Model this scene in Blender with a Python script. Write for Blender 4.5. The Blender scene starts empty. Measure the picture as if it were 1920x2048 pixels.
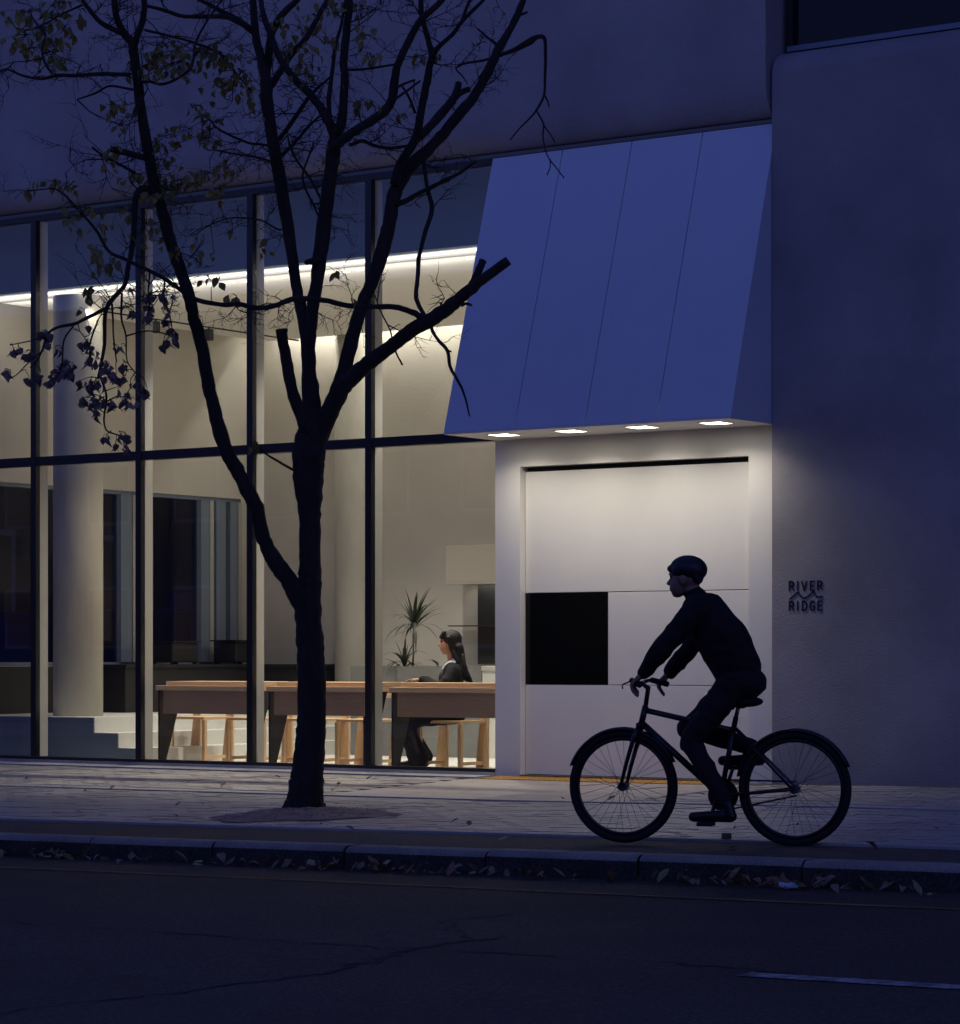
import bpy, bmesh, math, random
import numpy as np
from mathutils import Vector, Matrix, noise as mnoise
random.seed(7); rng = np.random.default_rng(7)
SC = bpy.context.scene
COL = SC.collection

# ------------------------------------------------------------------ camera
# world: X along the shop front (to the right), Y into the building, Z up; the
# glass stands on Y = 0, origin at the foot of the glazing beside the door surround
FPX, YH, XC = 5573.0, 1318.0, 960.0            # focal length, horizon, centre in 1920 px units
CR = Vector((.8187, .5743, 0)); CF = Vector((-.5743, .8187, 0)); CP = Vector((13.392, -19.312, .953))
cam = bpy.data.cameras.new('camera'); camo = bpy.data.objects.new('camera', cam); COL.objects.link(camo)
camo.location = CP
camo.rotation_euler = (math.pi/2, 0, math.atan2(.5743, .8187))
cam.sensor_fit = 'HORIZONTAL'; cam.sensor_width = 36; cam.lens = 36*FPX/1920
cam.shift_y = (YH-1024)/1920; cam.clip_end = 500; cam.clip_start = .1
SC.camera = camo

# ------------------------------------------------------------------ sky
world = bpy.data.worlds.new('World'); SC.world = world; world.use_nodes = True
wn = world.node_tree.nodes; wl = world.node_tree.links; wn.clear()
sky = wn.new('ShaderNodeTexSky'); sky.sky_type = 'NISHITA'; sky.sun_disc = False
sky.sun_elevation = math.radians(11.5); sky.sun_rotation = math.radians(335); sky.ozone_density = 4; sky.air_density = 1.0; sky.dust_density = .3
tint = wn.new('ShaderNodeMix'); tint.data_type = 'RGBA'; tint.blend_type = 'MULTIPLY'
tint.inputs[0].default_value = 1; tint.inputs[7].default_value = (.77, .51, 1, 1)
bg = wn.new('ShaderNodeBackground'); bg.inputs[1].default_value = .15
wo = wn.new('ShaderNodeOutputWorld')
wl.new(sky.outputs[0], tint.inputs[6]); wl.new(tint.outputs[2], bg.inputs[0]); wl.new(bg.outputs[0], wo.inputs[0])
SC.view_settings.view_transform = 'Standard'; SC.view_settings.look = 'None'
SC.view_settings.exposure = 0; SC.view_settings.gamma = 1
SC.cycles.use_denoising = True
SC.cycles.max_bounces = 8; SC.cycles.diffuse_bounces = 5; SC.cycles.transparent_max_bounces = 16
SC.cycles.sample_clamp_indirect = 4

# ------------------------------------------------------------------ helpers
def ray(u, v): return CF + CR*((u-XC)/FPX) + Vector((0, 0, (YH-v)/FPX))
def at(u, v, t): return CP + ray(u, v)*t
def onY(u, v, Y):
    d = ray(u, v); return CP + d*((Y-CP.y)/d.y)
def sstep(a, b, x):
    s = min(1, max(0, (x-a)/(b-a))); return s*s*(3-2*s)
def ground(X, Y):
    g0 = -.03+.04*sstep(1.5, 4.5, X); g1 = -.147+.012*(X-4.3)
    t = min(1, max(0, -Y/6.15)); return g0*(1-t)+g1*t
def road_z(X, Y=0): return -.287+.012*(X-4.3)

def link(o, parent=None):
    COL.objects.link(o)
    if parent is not None: o.parent = parent
    return o
def tag(o, label=None, cat=None, group=None, kind=None):
    if label: o['label'] = label
    if cat: o['category'] = cat
    if group: o['group'] = group
    if kind: o['kind'] = kind
    return o
def thing(name, label, cat, loc=(0, 0, 0), group=None):
    o = bpy.data.objects.new(name, None); o.empty_display_size = .1; link(o)
    o.location = loc
    return tag(o, label, cat, group)

class MB:
    def __init__(s): s.v = []; s.f = []
    def add(s, vs, fs):
        b = len(s.v); s.v += [tuple(p) for p in vs]; s.f += [tuple(i+b for i in q) for q in fs]; return s
    def box(s, x0, x1, y0, y1, z0, z1):
        return s.add([(x0,y0,z0),(x1,y0,z0),(x1,y1,z0),(x0,y1,z0),(x0,y0,z1),(x1,y0,z1),(x1,y1,z1),(x0,y1,z1)],
                     [(0,3,2,1),(4,5,6,7),(0,1,5,4),(1,2,6,5),(2,3,7,6),(3,0,4,7)])
    def hexa(s, b, t):
        return s.add(list(b)+list(t), [(0,3,2,1),(4,5,6,7),(0,1,5,4),(1,2,6,5),(2,3,7,6),(3,0,4,7)])
    def prism(s, prof, a, b, axis=0):
        n = len(prof); vs = []
        for c in (a, b):
            for p in prof:
                vs.append((c, p[0], p[1]) if axis == 0 else ((p[0], c, p[1]) if axis == 1 else (p[0], p[1], c)))
        fs = [tuple(range(n))[::-1], tuple(range(n, 2*n))]+[(i, (i+1) % n, n+(i+1) % n, n+i) for i in range(n)]
        return s.add(vs, fs)
    def tube(s, pts, rad, n=8, cap=True, jit=0):
        pts = [Vector(p) for p in pts]
        if not hasattr(rad, '__len__'): rad = [rad]*len(pts)
        d0 = (pts[1]-pts[0]).normalized(); up = Vector((0, 0, 1)) if abs(d0.z) < .9 else Vector((1, 0, 0))
        u = d0.cross(up).normalized(); b = len(s.v)
        for i, p in enumerate(pts):
            d = (pts[min(i+1, len(pts)-1)]-pts[max(i-1, 0)]).normalized()
            u = (u-d*u.dot(d)).normalized(); w = d.cross(u)
            for k in range(n):
                a = 2*math.pi*k/n; r = rad[i]*(1+(random.uniform(-jit, jit) if jit else 0))
                s.v.append(tuple(p+u*(r*math.cos(a))+w*(r*math.sin(a))))
        for i in range(len(pts)-1):
            for k in range(n):
                s.f.append((b+i*n+k, b+i*n+(k+1) % n, b+(i+1)*n+(k+1) % n, b+(i+1)*n+k))
        if cap:
            s.f.append(tuple(b+k for k in range(n))[::-1]); e = b+(len(pts)-1)*n
            s.f.append(tuple(e+k for k in range(n)))
        return s
    def lathe(s, prof, c=(0, 0, 0), n=24):
        b = len(s.v)
        for r, z in prof:
            for k in range(n):
                a = 2*math.pi*k/n; s.v.append((c[0]+r*math.cos(a), c[1]+r*math.sin(a), c[2]+z))
        m = len(prof)
        for i in range(m-1):
            for k in range(n): s.f.append((b+i*n+k, b+i*n+(k+1) % n, b+(i+1)*n+(k+1) % n, b+(i+1)*n+k))
        s.f.append(tuple(b+k for k in range(n))[::-1]); s.f.append(tuple(b+(m-1)*n+k for k in range(n)))
        return s
    def torus(s, c, R, r, ax, ay, n=40, m=8):
        c = Vector(c); ax = Vector(ax); ay = Vector(ay); az = ax.cross(ay).normalized(); b = len(s.v)
        for i in range(n):
            a = 2*math.pi*i/n; e = ax*math.cos(a)+ay*math.sin(a)
            for k in range(m):
                q = 2*math.pi*k/m; s.v.append(tuple(c+e*(R+r*math.cos(q))+az*(r*math.sin(q))))
        for i in range(n):
            for k in range(m):
                s.f.append((b+i*m+k, b+((i+1) % n)*m+k, b+((i+1) % n)*m+(k+1) % m, b+i*m+(k+1) % m))
        return s
    def mesh(s, name):
        me = bpy.data.meshes.new(name); me.from_pydata(s.v, [], s.f); me.validate()
        bm = bmesh.new(); bm.from_mesh(me); bmesh.ops.recalc_face_normals(bm, faces=bm.faces); bm.to_mesh(me); bm.free()
        return me
    def build(s, name, mat, parent=None, smooth=False, bevel=0, loc=None, seg=2):
        me = s.mesh(name); o = bpy.data.objects.new(name, me); me.materials.append(mat)
        if smooth:
            for p in me.polygons: p.use_smooth = True
        if bevel:
            m = o.modifiers.new('bevel', 'BEVEL'); m.width = bevel; m.segments = seg; m.limit_method = 'ANGLE'; m.angle_limit = math.radians(40)
        link(o, parent)
        if loc is not None: o.location = loc
        return o

# ------------------------------------------------------------------ materials
def mat(name, col, rough=.6, var=0, vscale=3, bump=0, bscale=30, metal=0, spec=.5, stretch=(1, 1, 1), col2=None, fine=0, fscale=200, sheen=0, trans=0):
    m = bpy.data.materials.new(name); m.use_nodes = True
    n = m.node_tree.nodes; l = m.node_tree.links; b = n['Principled BSDF']
    b.inputs['Base Color'].default_value = (*col, 1); b.inputs['Roughness'].default_value = rough
    b.inputs['Metallic'].default_value = metal; b.inputs['Specular IOR Level'].default_value = spec
    tc = n.new('ShaderNodeTexCoord'); mp = n.new('ShaderNodeMapping'); mp.inputs['Scale'].default_value = stretch
    l.new(tc.outputs['Object'], mp.inputs[0])
    cur = None
    if var or col2:
        t = n.new('ShaderNodeTexNoise'); t.inputs['Scale'].default_value = vscale; t.inputs['Detail'].default_value = 6; t.inputs['Roughness'].default_value = .62
        l.new(mp.outputs[0], t.inputs[0])
        r = n.new('ShaderNodeValToRGB'); r.color_ramp.elements[0].position = .32; r.color_ramp.elements[1].position = .68
        c2 = col2 if col2 else tuple(min(1, c*(1+var)) for c in col)
        c1 = col if col2 else tuple(c*(1-var) for c in col)
        r.color_ramp.elements[0].color = (*c1, 1); r.color_ramp.elements[1].color = (*c2, 1)
        l.new(t.outputs[0], r.inputs[0]); cur = r.outputs[0]
        rr = n.new('ShaderNodeMapRange'); rr.inputs[3].default_value = max(0, rough-.08); rr.inputs[4].default_value = min(1, rough+.08)
        l.new(t.outputs[0], rr.inputs[0]); l.new(rr.outputs[0], b.inputs['Roughness'])
    if fine:
        t2 = n.new('ShaderNodeTexNoise'); t2.inputs['Scale'].default_value = fscale; t2.inputs['Detail'].default_value = 3
        l.new(mp.outputs[0], t2.inputs[0])
        mr = n.new('ShaderNodeMapRange'); mr.inputs[1].default_value = .3; mr.inputs[2].default_value = .7
        mr.inputs[3].default_value = 1-fine; mr.inputs[4].default_value = 1+fine; l.new(t2.outputs[0], mr.inputs[0])
        mx = n.new('ShaderNodeMix'); mx.data_type = 'RGBA'; mx.blend_type = 'MULTIPLY'; mx.inputs[0].default_value = 1
        if cur: l.new(cur, mx.inputs[6])
        else: mx.inputs[6].default_value = (*col, 1)
        l.new(mr.outputs[0], mx.inputs[7]); cur = mx.outputs[2]
    if cur: l.new(cur, b.inputs['Base Color'])
    if bump:
        t3 = n.new('ShaderNodeTexNoise'); t3.inputs['Scale'].default_value = bscale; t3.inputs['Detail'].default_value = 5
        l.new(mp.outputs[0], t3.inputs[0])
        bu = n.new('ShaderNodeBump'); bu.inputs['Strength'].default_value = bump; bu.inputs['Distance'].default_value = .02
        l.new(t3.outputs[0], bu.inputs['Height']); l.new(bu.outputs[0], b.inputs['Normal'])
    if trans:
        tr = n.new('ShaderNodeBsdfTranslucent'); ms = n.new('ShaderNodeMixShader'); ms.inputs[0].default_value = trans
        if cur: l.new(cur, tr.inputs[0])
        else: tr.inputs[0].default_value = (*col, 1)
        l.new(b.outputs[0], ms.inputs[1]); l.new(tr.outputs[0], ms.inputs[2]); l.new(ms.outputs[0], n['Material Output'].inputs[0])
    return m
def emit(name, col, s):
    m = bpy.data.materials.new(name); m.use_nodes = True; n = m.node_tree.nodes; n.clear()
    e = n.new('ShaderNodeEmission'); e.inputs[0].default_value = (*col, 1); e.inputs[1].default_value = s
    o = n.new('ShaderNodeOutputMaterial'); m.node_tree.links.new(e.outputs[0], o.inputs[0]); return m
def glass(name, tintc=(1, 1, 1), ior=1.5):
    m = bpy.data.materials.new(name); m.use_nodes = True; n = m.node_tree.nodes; l = m.node_tree.links; n.clear()
    t = n.new('ShaderNodeBsdfTransparent'); t.inputs[0].default_value = (*tintc, 1)
    g = n.new('ShaderNodeBsdfGlossy'); g.inputs['Roughness'].default_value = .01
    lw = n.new('ShaderNodeLayerWeight'); lw.inputs[0].default_value = .5      # Schlick reflectance, the same from both sides of the pane
    pw = n.new('ShaderNodeMath'); pw.operation = 'POWER'; pw.inputs[1].default_value = 5; l.new(lw.outputs['Facing'], pw.inputs[0])
    fr = n.new('ShaderNodeMath'); fr.operation = 'MULTIPLY_ADD'; f0 = ((ior-1)/(ior+1))**2; fr.inputs[1].default_value = 1-f0; fr.inputs[2].default_value = f0; l.new(pw.outputs[0], fr.inputs[0])
    ms = n.new('ShaderNodeMixShader'); o = n.new('ShaderNodeOutputMaterial')
    l.new(fr.outputs[0], ms.inputs[0]); l.new(t.outputs[0], ms.inputs[1]); l.new(g.outputs[0], ms.inputs[2]); l.new(ms.outputs[0], o.inputs[0])
    return m
def wood(name, c1, c2, axis=0):
    m = bpy.data.materials.new(name); m.use_nodes = True; n = m.node_tree.nodes; l = m.node_tree.links; b = n['Principled BSDF']
    tc = n.new('ShaderNodeTexCoord'); mp = n.new('ShaderNodeMapping')
    sc = [34, 34, 34]; sc[axis] = 2.2; mp.inputs['Scale'].default_value = sc; l.new(tc.outputs['Object'], mp.inputs[0])
    t = n.new('ShaderNodeTexNoise'); t.inputs['Scale'].default_value = 1.6; t.inputs['Detail'].default_value = 8; t.inputs['Distortion'].default_value = 1.2
    l.new(mp.outputs[0], t.inputs[0])
    w = n.new('ShaderNodeTexWave'); w.inputs['Scale'].default_value = 1.3; w.inputs['Distortion'].default_value = 6; w.inputs['Detail'].default_value = 3
    w.bands_direction = 'DIAGONAL'; l.new(mp.outputs[0], w.inputs[0])
    mm = n.new('ShaderNodeMix'); mm.inputs[0].default_value = .4; l.new(t.outputs[0], mm.inputs[2]); l.new(w.outputs[1], mm.inputs[3])
    r = n.new('ShaderNodeValToRGB'); r.color_ramp.elements[0].position = .25; r.color_ramp.elements[1].position = .75
    r.color_ramp.elements[0].color = (*c1, 1); r.color_ramp.elements[1].color = (*c2, 1)
    l.new(mm.outputs[0], r.inputs[0]); l.new(r.outputs[0], b.inputs['Base Color']); b.inputs['Roughness'].default_value = .45
    bu = n.new('ShaderNodeBump'); bu.inputs['Strength'].default_value = .15; bu.inputs['Distance'].default_value = .004
    l.new(t.outputs[0], bu.inputs['Height']); l.new(bu.outputs[0], b.inputs['Normal'])
    return m

M = dict(
    stucco=mat('stucco', (.34, .315, .325), .85, var=.15, vscale=.8, bump=.25, bscale=90, fine=.05, fscale=60),
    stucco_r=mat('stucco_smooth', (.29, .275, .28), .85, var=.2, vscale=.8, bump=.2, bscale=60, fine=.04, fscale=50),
    canopy=mat('canopy_paint', (.62, .67, .76), .5, var=.03, vscale=1.2),
    doorw=mat('door_paint', (.72, .70, .66), .5, var=.025, vscale=1.5, bump=.03, bscale=40),
    frame=mat('black_frame', (.012, .012, .014), .35),
    fin=mat('white_frame', (.40, .385, .35), .45),
    glass=glass('clear_glass', (.97, .98, .97), 1.6),
    dglass=mat('dark_glass', (.004, .005, .006), .08, spec=.22),
    wglass=glass('window_glass', (.55, .58, .6), 1.45),
    inwall=mat('interior_plaster', (.52, .485, .43), .85, var=.06, vscale=1.2, bump=.12, bscale=40),
    ceil=mat('ceiling_paint', (.86, .83, .77), .9),
    column=mat('column_concrete', (.50, .475, .41), .75, var=.1, vscale=2.5, bump=.08, bscale=25, stretch=(1, 1, .45)),
    floor=mat('floor_terrazzo', (.62, .61, .57), .45, var=.04, vscale=4),
    shade_panel=mat('shade_panel_blue', (.13, .17, .20), .6, var=.1),
    dark=mat('dark_joinery', (.012, .011, .010), .55),
    bulk=mat('bulkhead_sky_blue', (.035, .09, .13), .8),  # blue of the sky mirrored in the glass is put into this colour
    blueframe=mat('window_steel', (.16, .20, .26), .4),
    oak=wood('oak', (.60, .39, .215), (.72, .50, .30), 0),
    oakv=wood('oak_upright', (.58, .37, .20), (.72, .50, .29), 2),
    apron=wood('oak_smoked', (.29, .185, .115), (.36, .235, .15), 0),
    steel=mat('black_steel', (.014, .014, .016), .45),
    concrete=mat('planter_concrete', (.16, .16, .15), .7, var=.2, vscale=2.5, bump=.1),
    counter=mat('counter_stone', (.55, .55, .50), .5, var=.04),
    cab=mat('cabinet_paint', (.40, .36, .31), .6),
    slate=mat('slate_panel', (.02, .022, .021), .4, var=.3),
    asphalt=mat('asphalt', (.056, .042, .028), .78, var=.38, vscale=.8, fine=.8, fscale=55, bump=1, bscale=70),
    lane=mat('cycle_asphalt', (.066, .056, .045), .75, var=.22, vscale=1.2, fine=.6, fscale=60, bump=.5, bscale=150),
    block=mat('paving_block', (.42, .385, .34), .42, var=.28, vscale=1.1, fine=.2, fscale=60, bump=.3, bscale=80),
    joint=mat('paving_joint', (.10, .09, .08), .95, var=.2),
    slab=mat('granite_slab', (.42, .37, .33), .5, var=.14, vscale=3, fine=.15, fscale=90),
    strip=mat('granite_edging', (.42, .40, .37), .6, var=.15, vscale=3, fine=.15, fscale=80),
    kerb=mat('kerb_concrete', (.27, .24, .20), .7, var=.3, vscale=2.2, fine=.25, fscale=70, bump=.5, bscale=60),
    grime_shade=mat('kerb_grime_shade', (.045, .042, .036), .9, var=.45, vscale=5, fine=.5, fscale=60, bump=.6, bscale=50),  # road grime, with the shade of the road-facing side put into its colour
    yellow=mat('tactile_yellow', (.55, .30, .05), .7, var=.2, vscale=5),
    ypaint=mat('road_yellow', (.24, .13, .035), .8, var=.4, vscale=4, fine=.4, fscale=40),
    wpaint=mat('road_white', (.07, .065, .06), .75, col2=(.46, .46, .47), vscale=11, fine=.5, fscale=40),
    tar=mat('tar_crack', (.026, .024, .021), .9),
    soil=mat('sandy_soil', (.30, .22, .165), .95, var=.4, vscale=9, fine=.4, fscale=70, bump=.9, bscale=50),
    bark=mat('bark', (.026, .021, .017), .95, var=.45, vscale=10, bump=1, bscale=22, stretch=(1, 1, .22), fine=.3, fscale=60),
    leafg=mat('leaf_green', (.21, .18, .05), .6, var=.35, vscale=1.7, trans=.25),
    leafp=mat('leaf_withered', (.16, .125, .115), .7, var=.35, vscale=2.5, trans=.15),
    leafd=mat('leaf_dead', (.22, .14, .08), .8, col2=(.32, .25, .18), vscale=2, trans=.1),
    leafd2=mat('leaf_dead_brown', (.20, .09, .055), .8, col2=(.32, .18, .10), vscale=2),
    leafd3=mat('leaf_dead_olive', (.26, .23, .11), .8, col2=(.38, .33, .18), vscale=2),
    plant=mat('plant_leaf', (.018, .028, .012), .5, var=.3),
    stem=mat('plant_stem', (.13, .09, .06), .8),
    skin=mat('skin', (.50, .27, .18), .5),
    skin2=mat('skin_darker', (.30, .17, .12), .55),  # darker skin tone for the rider and the woman's lips
    hair=mat('black_hair', (.005, .004, .004), .5, stretch=(60, 60, 3), bump=.4, bscale=3),
    knit=mat('black_knit', (.006, .006, .006), .9, bump=.5, bscale=140),
    shirt=mat('white_shirt', (.62, .62, .66), .7),
    trous=mat('black_trousers', (.009, .009, .010), .85, bump=.4, bscale=18),
    shoe=mat('black_shoe', (.008, .008, .009), .4),
    rubber=mat('tyre_rubber', (.010, .010, .010), .8),
    bikef=mat('bicycle_paint', (.012, .012, .014), .3),
    chrome=mat('spoke_metal', (.25, .25, .27), .35, metal=1),
    red=mat('red_reflector', (.25, .01, .01), .3),
    paper=mat('white_paper', (.6, .6, .66), .7),
    truckp=mat('truck_blue', (.05, .10, .28), .4),
    brick=mat('far_wall', (.035, .034, .036), .9, var=.2),
    sign=mat('sign_letter', (.006, .007, .012), .5),
    led=emit('led_strip', (1, .95, .86), 3.2), ledp=emit('led_panel', (1, .93, .80), 14), ledd=emit('led_spot', (1, .92, .78), 14),
)
def area(name, loc, size, power, rot=(0, 0, 0), col=(1, .95, .85), sy=None, spread=math.pi, parent=None):
    d = bpy.data.lights.new(name, 'AREA'); d.energy = power; d.color = col; d.spread = spread
    d.shape = 'RECTANGLE'; d.size = size; d.size_y = sy or size
    o = bpy.data.objects.new(name, d); link(o, parent); o.location = loc; o.rotation_euler = rot; return o

# ------------------------------------------------------------------ ground
g = MB().box(-150, 150, -150, 150, -3.2, -2.6).build('ground', M['brick']); tag(g, 'dark ground far around the street', 'ground', kind='structure')
def sheet(name, xs, ys, zf, m, kind='structure', label=None, cat=None):
    mb = MB(); nx, ny = len(xs), len(ys)
    vs = [(x, y, zf(x, y)) for y in ys for x in xs]
    fs = [(j*nx+i, j*nx+i+1, (j+1)*nx+i+1, (j+1)*nx+i) for j in range(ny-1) for i in range(nx-1)]
    mb.add(vs, fs); o = mb.build(name, m); return tag(o, label, cat, kind=kind)
lin = lambda a, b, n: [a+(b-a)*i/(n-1) for i in range(n)]
road = sheet('road', lin(-60, 60, 61), lin(-24, -6.1, 10), lambda x, y: road_z(x), M['asphalt'], label='dark worn asphalt road in front of the kerb', cat='road')
pave = sheet('pavement', lin(-30, 30, 121), lin(-5.14, .02, 24), lambda x, y: ground(x, y)-.012, M['joint'], label='grey block pavement between kerb and shop front', cat='pavement')
lane = sheet('cycle_lane', lin(-30, 30, 121), lin(-6.0, -5.12, 4), lambda x, y: ground(x, y)-.004, M['lane'], label='dark asphalt strip between the kerb and the paving blocks', cat='cycle lane')
sheet('far_pavement', lin(-60, 60, 61), lin(-31, -24, 3), lambda x, y: road_z(x)+.13, M['block'], label='pavement across the road', cat='pavement')
# far kerb face is the step itself
MB().add([(-60, -24, road_z(-60)-.02), (60, -24, road_z(60)-.02), (60, -24, road_z(60)+.13), (-60, -24, road_z(-60)+.13)], [(0, 1, 2, 3)]).build('far_kerb_face', M['kerb'], bpy.data.objects['far_pavement'])

# paving blocks (too small to pick apart): one mesh of real blocks
mb = MB(); bw, bd = .225, .1125; j = .004
def blk(x0, x1, y0, y1, dz):
    zs = [ground(x, y)+dz for x, y in ((x0, y0), (x1, y0), (x1, y1), (x0, y1))]
    b = 0.0
    mb.add([(x0, y0, zs[0]-.02), (x1, y0, zs[1]-.02), (x1, y1, zs[2]-.02), (x0, y1, zs[3]-.02), (x0, y0, zs[0]), (x1, y0, zs[1]), (x1, y1, zs[2]), (x0, y1, zs[3])],
           [(4, 5, 6, 7), (0, 1, 5, 4), (1, 2, 6, 5), (2, 3, 7, 6), (3, 0, 4, 7)])
row = 0; y = -5.09
while y+bd < -.29:
    if not (-2.46 < y < -2.26 or -2.46 < y+bd < -2.26):
        x = -9+(row % 2)*bw/2
        while x < 12:
            if not (y > -2.4 and -.08 < x+bw/2 < 2.78):
                w = .0035*random.random()
                blk(x+j, x+bw-j, y+j, y+bd-j, random.gauss(0, .0016)-.002)
            x += bw
    y += bd; row += 1
o = mb.build('paving_blocks', M['block'], pave); tag(o, kind='stuff')
# pale slabs in front of the door
for i in range(5):
    y0 = -2.26+i*.372
    x = 0.02-(i % 2)*.3
    while x < 2.7:
        a, b = max(x, .02), min(x+.6, 2.72)
        if b-a > .08:
            zz = [ground(a, y0), ground(b, y0), ground(b, y0+.368), ground(a, y0+.368)]
            MB().hexa([(a+.003, y0, zz[0]-.03), (b-.003, y0, zz[1]-.03), (b-.003, y0+.366, zz[2]-.03), (a+.003, y0+.366, zz[3]-.03)],
                      [(a+.003, y0, zz[0]), (b-.003, y0, zz[1]), (b-.003, y0+.366, zz[2]), (a+.003, y0+.366, zz[3])]).build('slab', M['slab'], pave)
        x += .6
def edging(name, yc0, yc1, x0, x1, step, dz, m, parent):
    x = x0
    while x < x1:
        a, b = x+.003, x+step-.003
        z = [ground(a, yc0)+dz, ground(b, yc0)+dz, ground(b, yc1)+dz, ground(a, yc1)+dz]
        MB().hexa([(a, yc0, z[0]-.06), (b, yc0, z[1]-.06), (b, yc1, z[2]-.06), (a, yc1, z[3]-.06)],
                  [(a, yc0, z[0]), (b, yc0, z[1]), (b, yc1, z[2]), (a, yc1, z[3])]).build(name, m, parent)
        x += step
edging('edging_strip', -2.44, -2.28, -9, 12, 1.0, .004, M['strip'], pave)
edging('edging_strip', -.30, -.055, -9, -.02, .9, .006, M['strip'], pave)
edging('edging_kerb', -5.19, -5.10, -9, 12, 1.0, .012, M['strip'], pave)
# kerb stones
kerb = tag(bpy.data.objects.new('kerb', None), 'rounded concrete kerb along the road', 'kerb', kind='structure'); link(kerb)
for i in range(-12, 16):
    a, b = 1.109+1.03*i+.006, 1.109+1.03*(i+1)-.006
    dy = random.gauss(0, .003); dz = random.gauss(0, .003)
    prof = [(-5.93, -.3), (-5.93, 0)]
    for k in range(7):
        q = math.pi/2*k/6; prof.append((-6.10-.055*math.sin(q)+dy, -.05+.05*math.cos(q)+dz))
    prof += [(-6.17+dy, -.3)]
    mb = MB(); n = len(prof); vs = []
    for x in (a, b):
        for p in prof: vs.append((x, p[0], ground(x, -6.15)+p[1]))
    mb.add(vs, [tuple(range(n))[::-1], tuple(range(n, 2*n))]+[(k, (k+1) % n, n+(k+1) % n, n+k) for k in range(n)])
    o = mb.build('kerb_stone', M['kerb'], kerb, bevel=.006); o.data.materials.append(M['grime_shade'])
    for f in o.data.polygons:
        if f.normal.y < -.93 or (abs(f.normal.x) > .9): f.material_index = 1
# road paint and cracks
def ribbon(name, pts, w, m, dz, parent, jit=0):
    mb = MB(); vs = []
    for i, p in enumerate(pts):
        d = Vector(pts[min(i+1, len(pts)-1)])-Vector(pts[max(i-1, 0)]); d.normalize(); nrm = Vector((-d.y, d.x))
        ww = w*(1+random.uniform(-jit, jit))
        for s in (-1, 1): vs.append((p[0]+nrm.x*ww/2*s, p[1]+nrm.y*ww/2*s, road_z(p[0])+dz))
    mb.add(vs, [(2*i, 2*i+1, 2*i+3, 2*i+2) for i in range(len(pts)-1)])
    return mb.build(name, m, parent)
ribbon('yellow_line', [(x, -7.06+.03*math.sin(x*.7)) for x in lin(-20, 25, 120)], .07, M['ypaint'], .004, road, .25)
ribbon('lane_marking', [(x, -10.12) for x in lin(8.16, 11.1, 40)], .13, M['wpaint'], .004, road, .06)
ribbon('lane_marking', [(x, -10.12) for x in lin(16.1, 19.1, 40)], .13, M['wpaint'], .004, road, .06)
ribbon('lane_marking', [(x, -10.12) for x in lin(.1, 3.1, 40)], .001, M['wpaint'], -.01, road, .06)
def wander(pts, n=9, amp=.035):
    out = []
    for a, b in zip(pts, pts[1:]):
        for i in range(n):
            f = i/n; out.append((a[0]+(b[0]-a[0])*f+random.gauss(0, amp), a[1]+(b[1]-a[1])*f+random.gauss(0, amp)))
    return out+[pts[-1]]
ribbon('asphalt_crack', wander([(6.55, -13.2), (6.62, -12.05), (6.71, -11.5), (6.74, -10.9), (6.59, -10.32), (6.47, -9.85), (6.48, -9.27)]), .022, M['tar'], .003, road, .9)
ribbon('asphalt_crack', wander([(6.47, -9.5), (6.1, -9.1), (5.86, -8.82), (5.81, -8.29)]), .016, M['tar'], .003, road, .6)
ribbon('asphalt_crack', wander([(1.2, -9.55), (3.0, -9.75), (4.6, -9.85), (6.1, -9.95), (7.6, -9.9), (8.3, -9.95)], 12, .03), .018, M['tar'], .003, road, .9)

# soil round the tree
TB = Vector((.995, -3.817, ground(.995, -3.817)))
mb = MB(); nr, na = 9, 40; vs = [(TB.x+.25, TB.y-.3, TB.z+.05)]
for i in range(1, nr+1):
    for k in range(na):
        a = 2*math.pi*k/na; R = i/nr; wob = 1+.12*math.sin(3*a+1)+.08*math.sin(7*a)
        x = TB.x+.25+.6*R*wob*math.cos(a); y = TB.y-.3+.66*R*wob*math.sin(a)
        vs.append((x, y, ground(x, y)+.036*(1-R*R)+.0035+random.uniform(-.006, .006)*(R < .95)))
fs = [(0, 1+k, 1+(k+1) % na) for k in range(na)]
for i in range(nr-1):
    for k in range(na): fs.append((1+i*na+k, 1+(i+1)*na+k, 1+(i+1)*na+(k+1) % na, 1+i*na+(k+1) % na))
mb.add(vs, fs)
rb = random.Random(4)
for i in range(110):
    a = rb.uniform(0, 6.28); R = rb.random()**.5*.95; x = TB.x+.25+.6*R*math.cos(a); y = TB.y-.3+.65*R*math.sin(a); s = rb.uniform(.004, .010)
    z = ground(x, y)+.036*max(0, 1-R*R)+.004
    mb.add([(x-s, y, z), (x, y-s, z), (x+s, y, z), (x, y+s, z), (x, y, z+s*1.1)], [(0, 1, 4), (1, 2, 4), (2, 3, 4), (3, 0, 4)])
o = mb.build('tree_pit_soil', M['soil'], smooth=False); tag(o, 'reddish sandy soil heaped round the foot of the street tree', 'soil', kind='stuff')

# ------------------------------------------------------------------ building
B = thing('cafe_building', 'dusk lit cafe building with tall glass front and pale rendered upper wall', 'building', (0, 0, 0))
XL = -6.652                                    # left end of the glazing
# upper wall with a rounded lower edge
prof = [(.5, 10), (-.15, 10), (-.15, 5.5)]
for k in range(1, 13):
    q = math.pi/2*k/12; prof.append((.03-.18*math.cos(q), 5.5-.29*math.sin(q)))
prof += [(.5, 5.21)]
o = MB().prism(prof, -7.1, 2.683, 0).build('upper_wall', M['stucco'], B)
MB().box(-7.1, 2.68, -.022, .06, 5.176, 5.206).build('soffit_trim', mat('trim_metal', (.16, .155, .15), .5), B)
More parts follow.
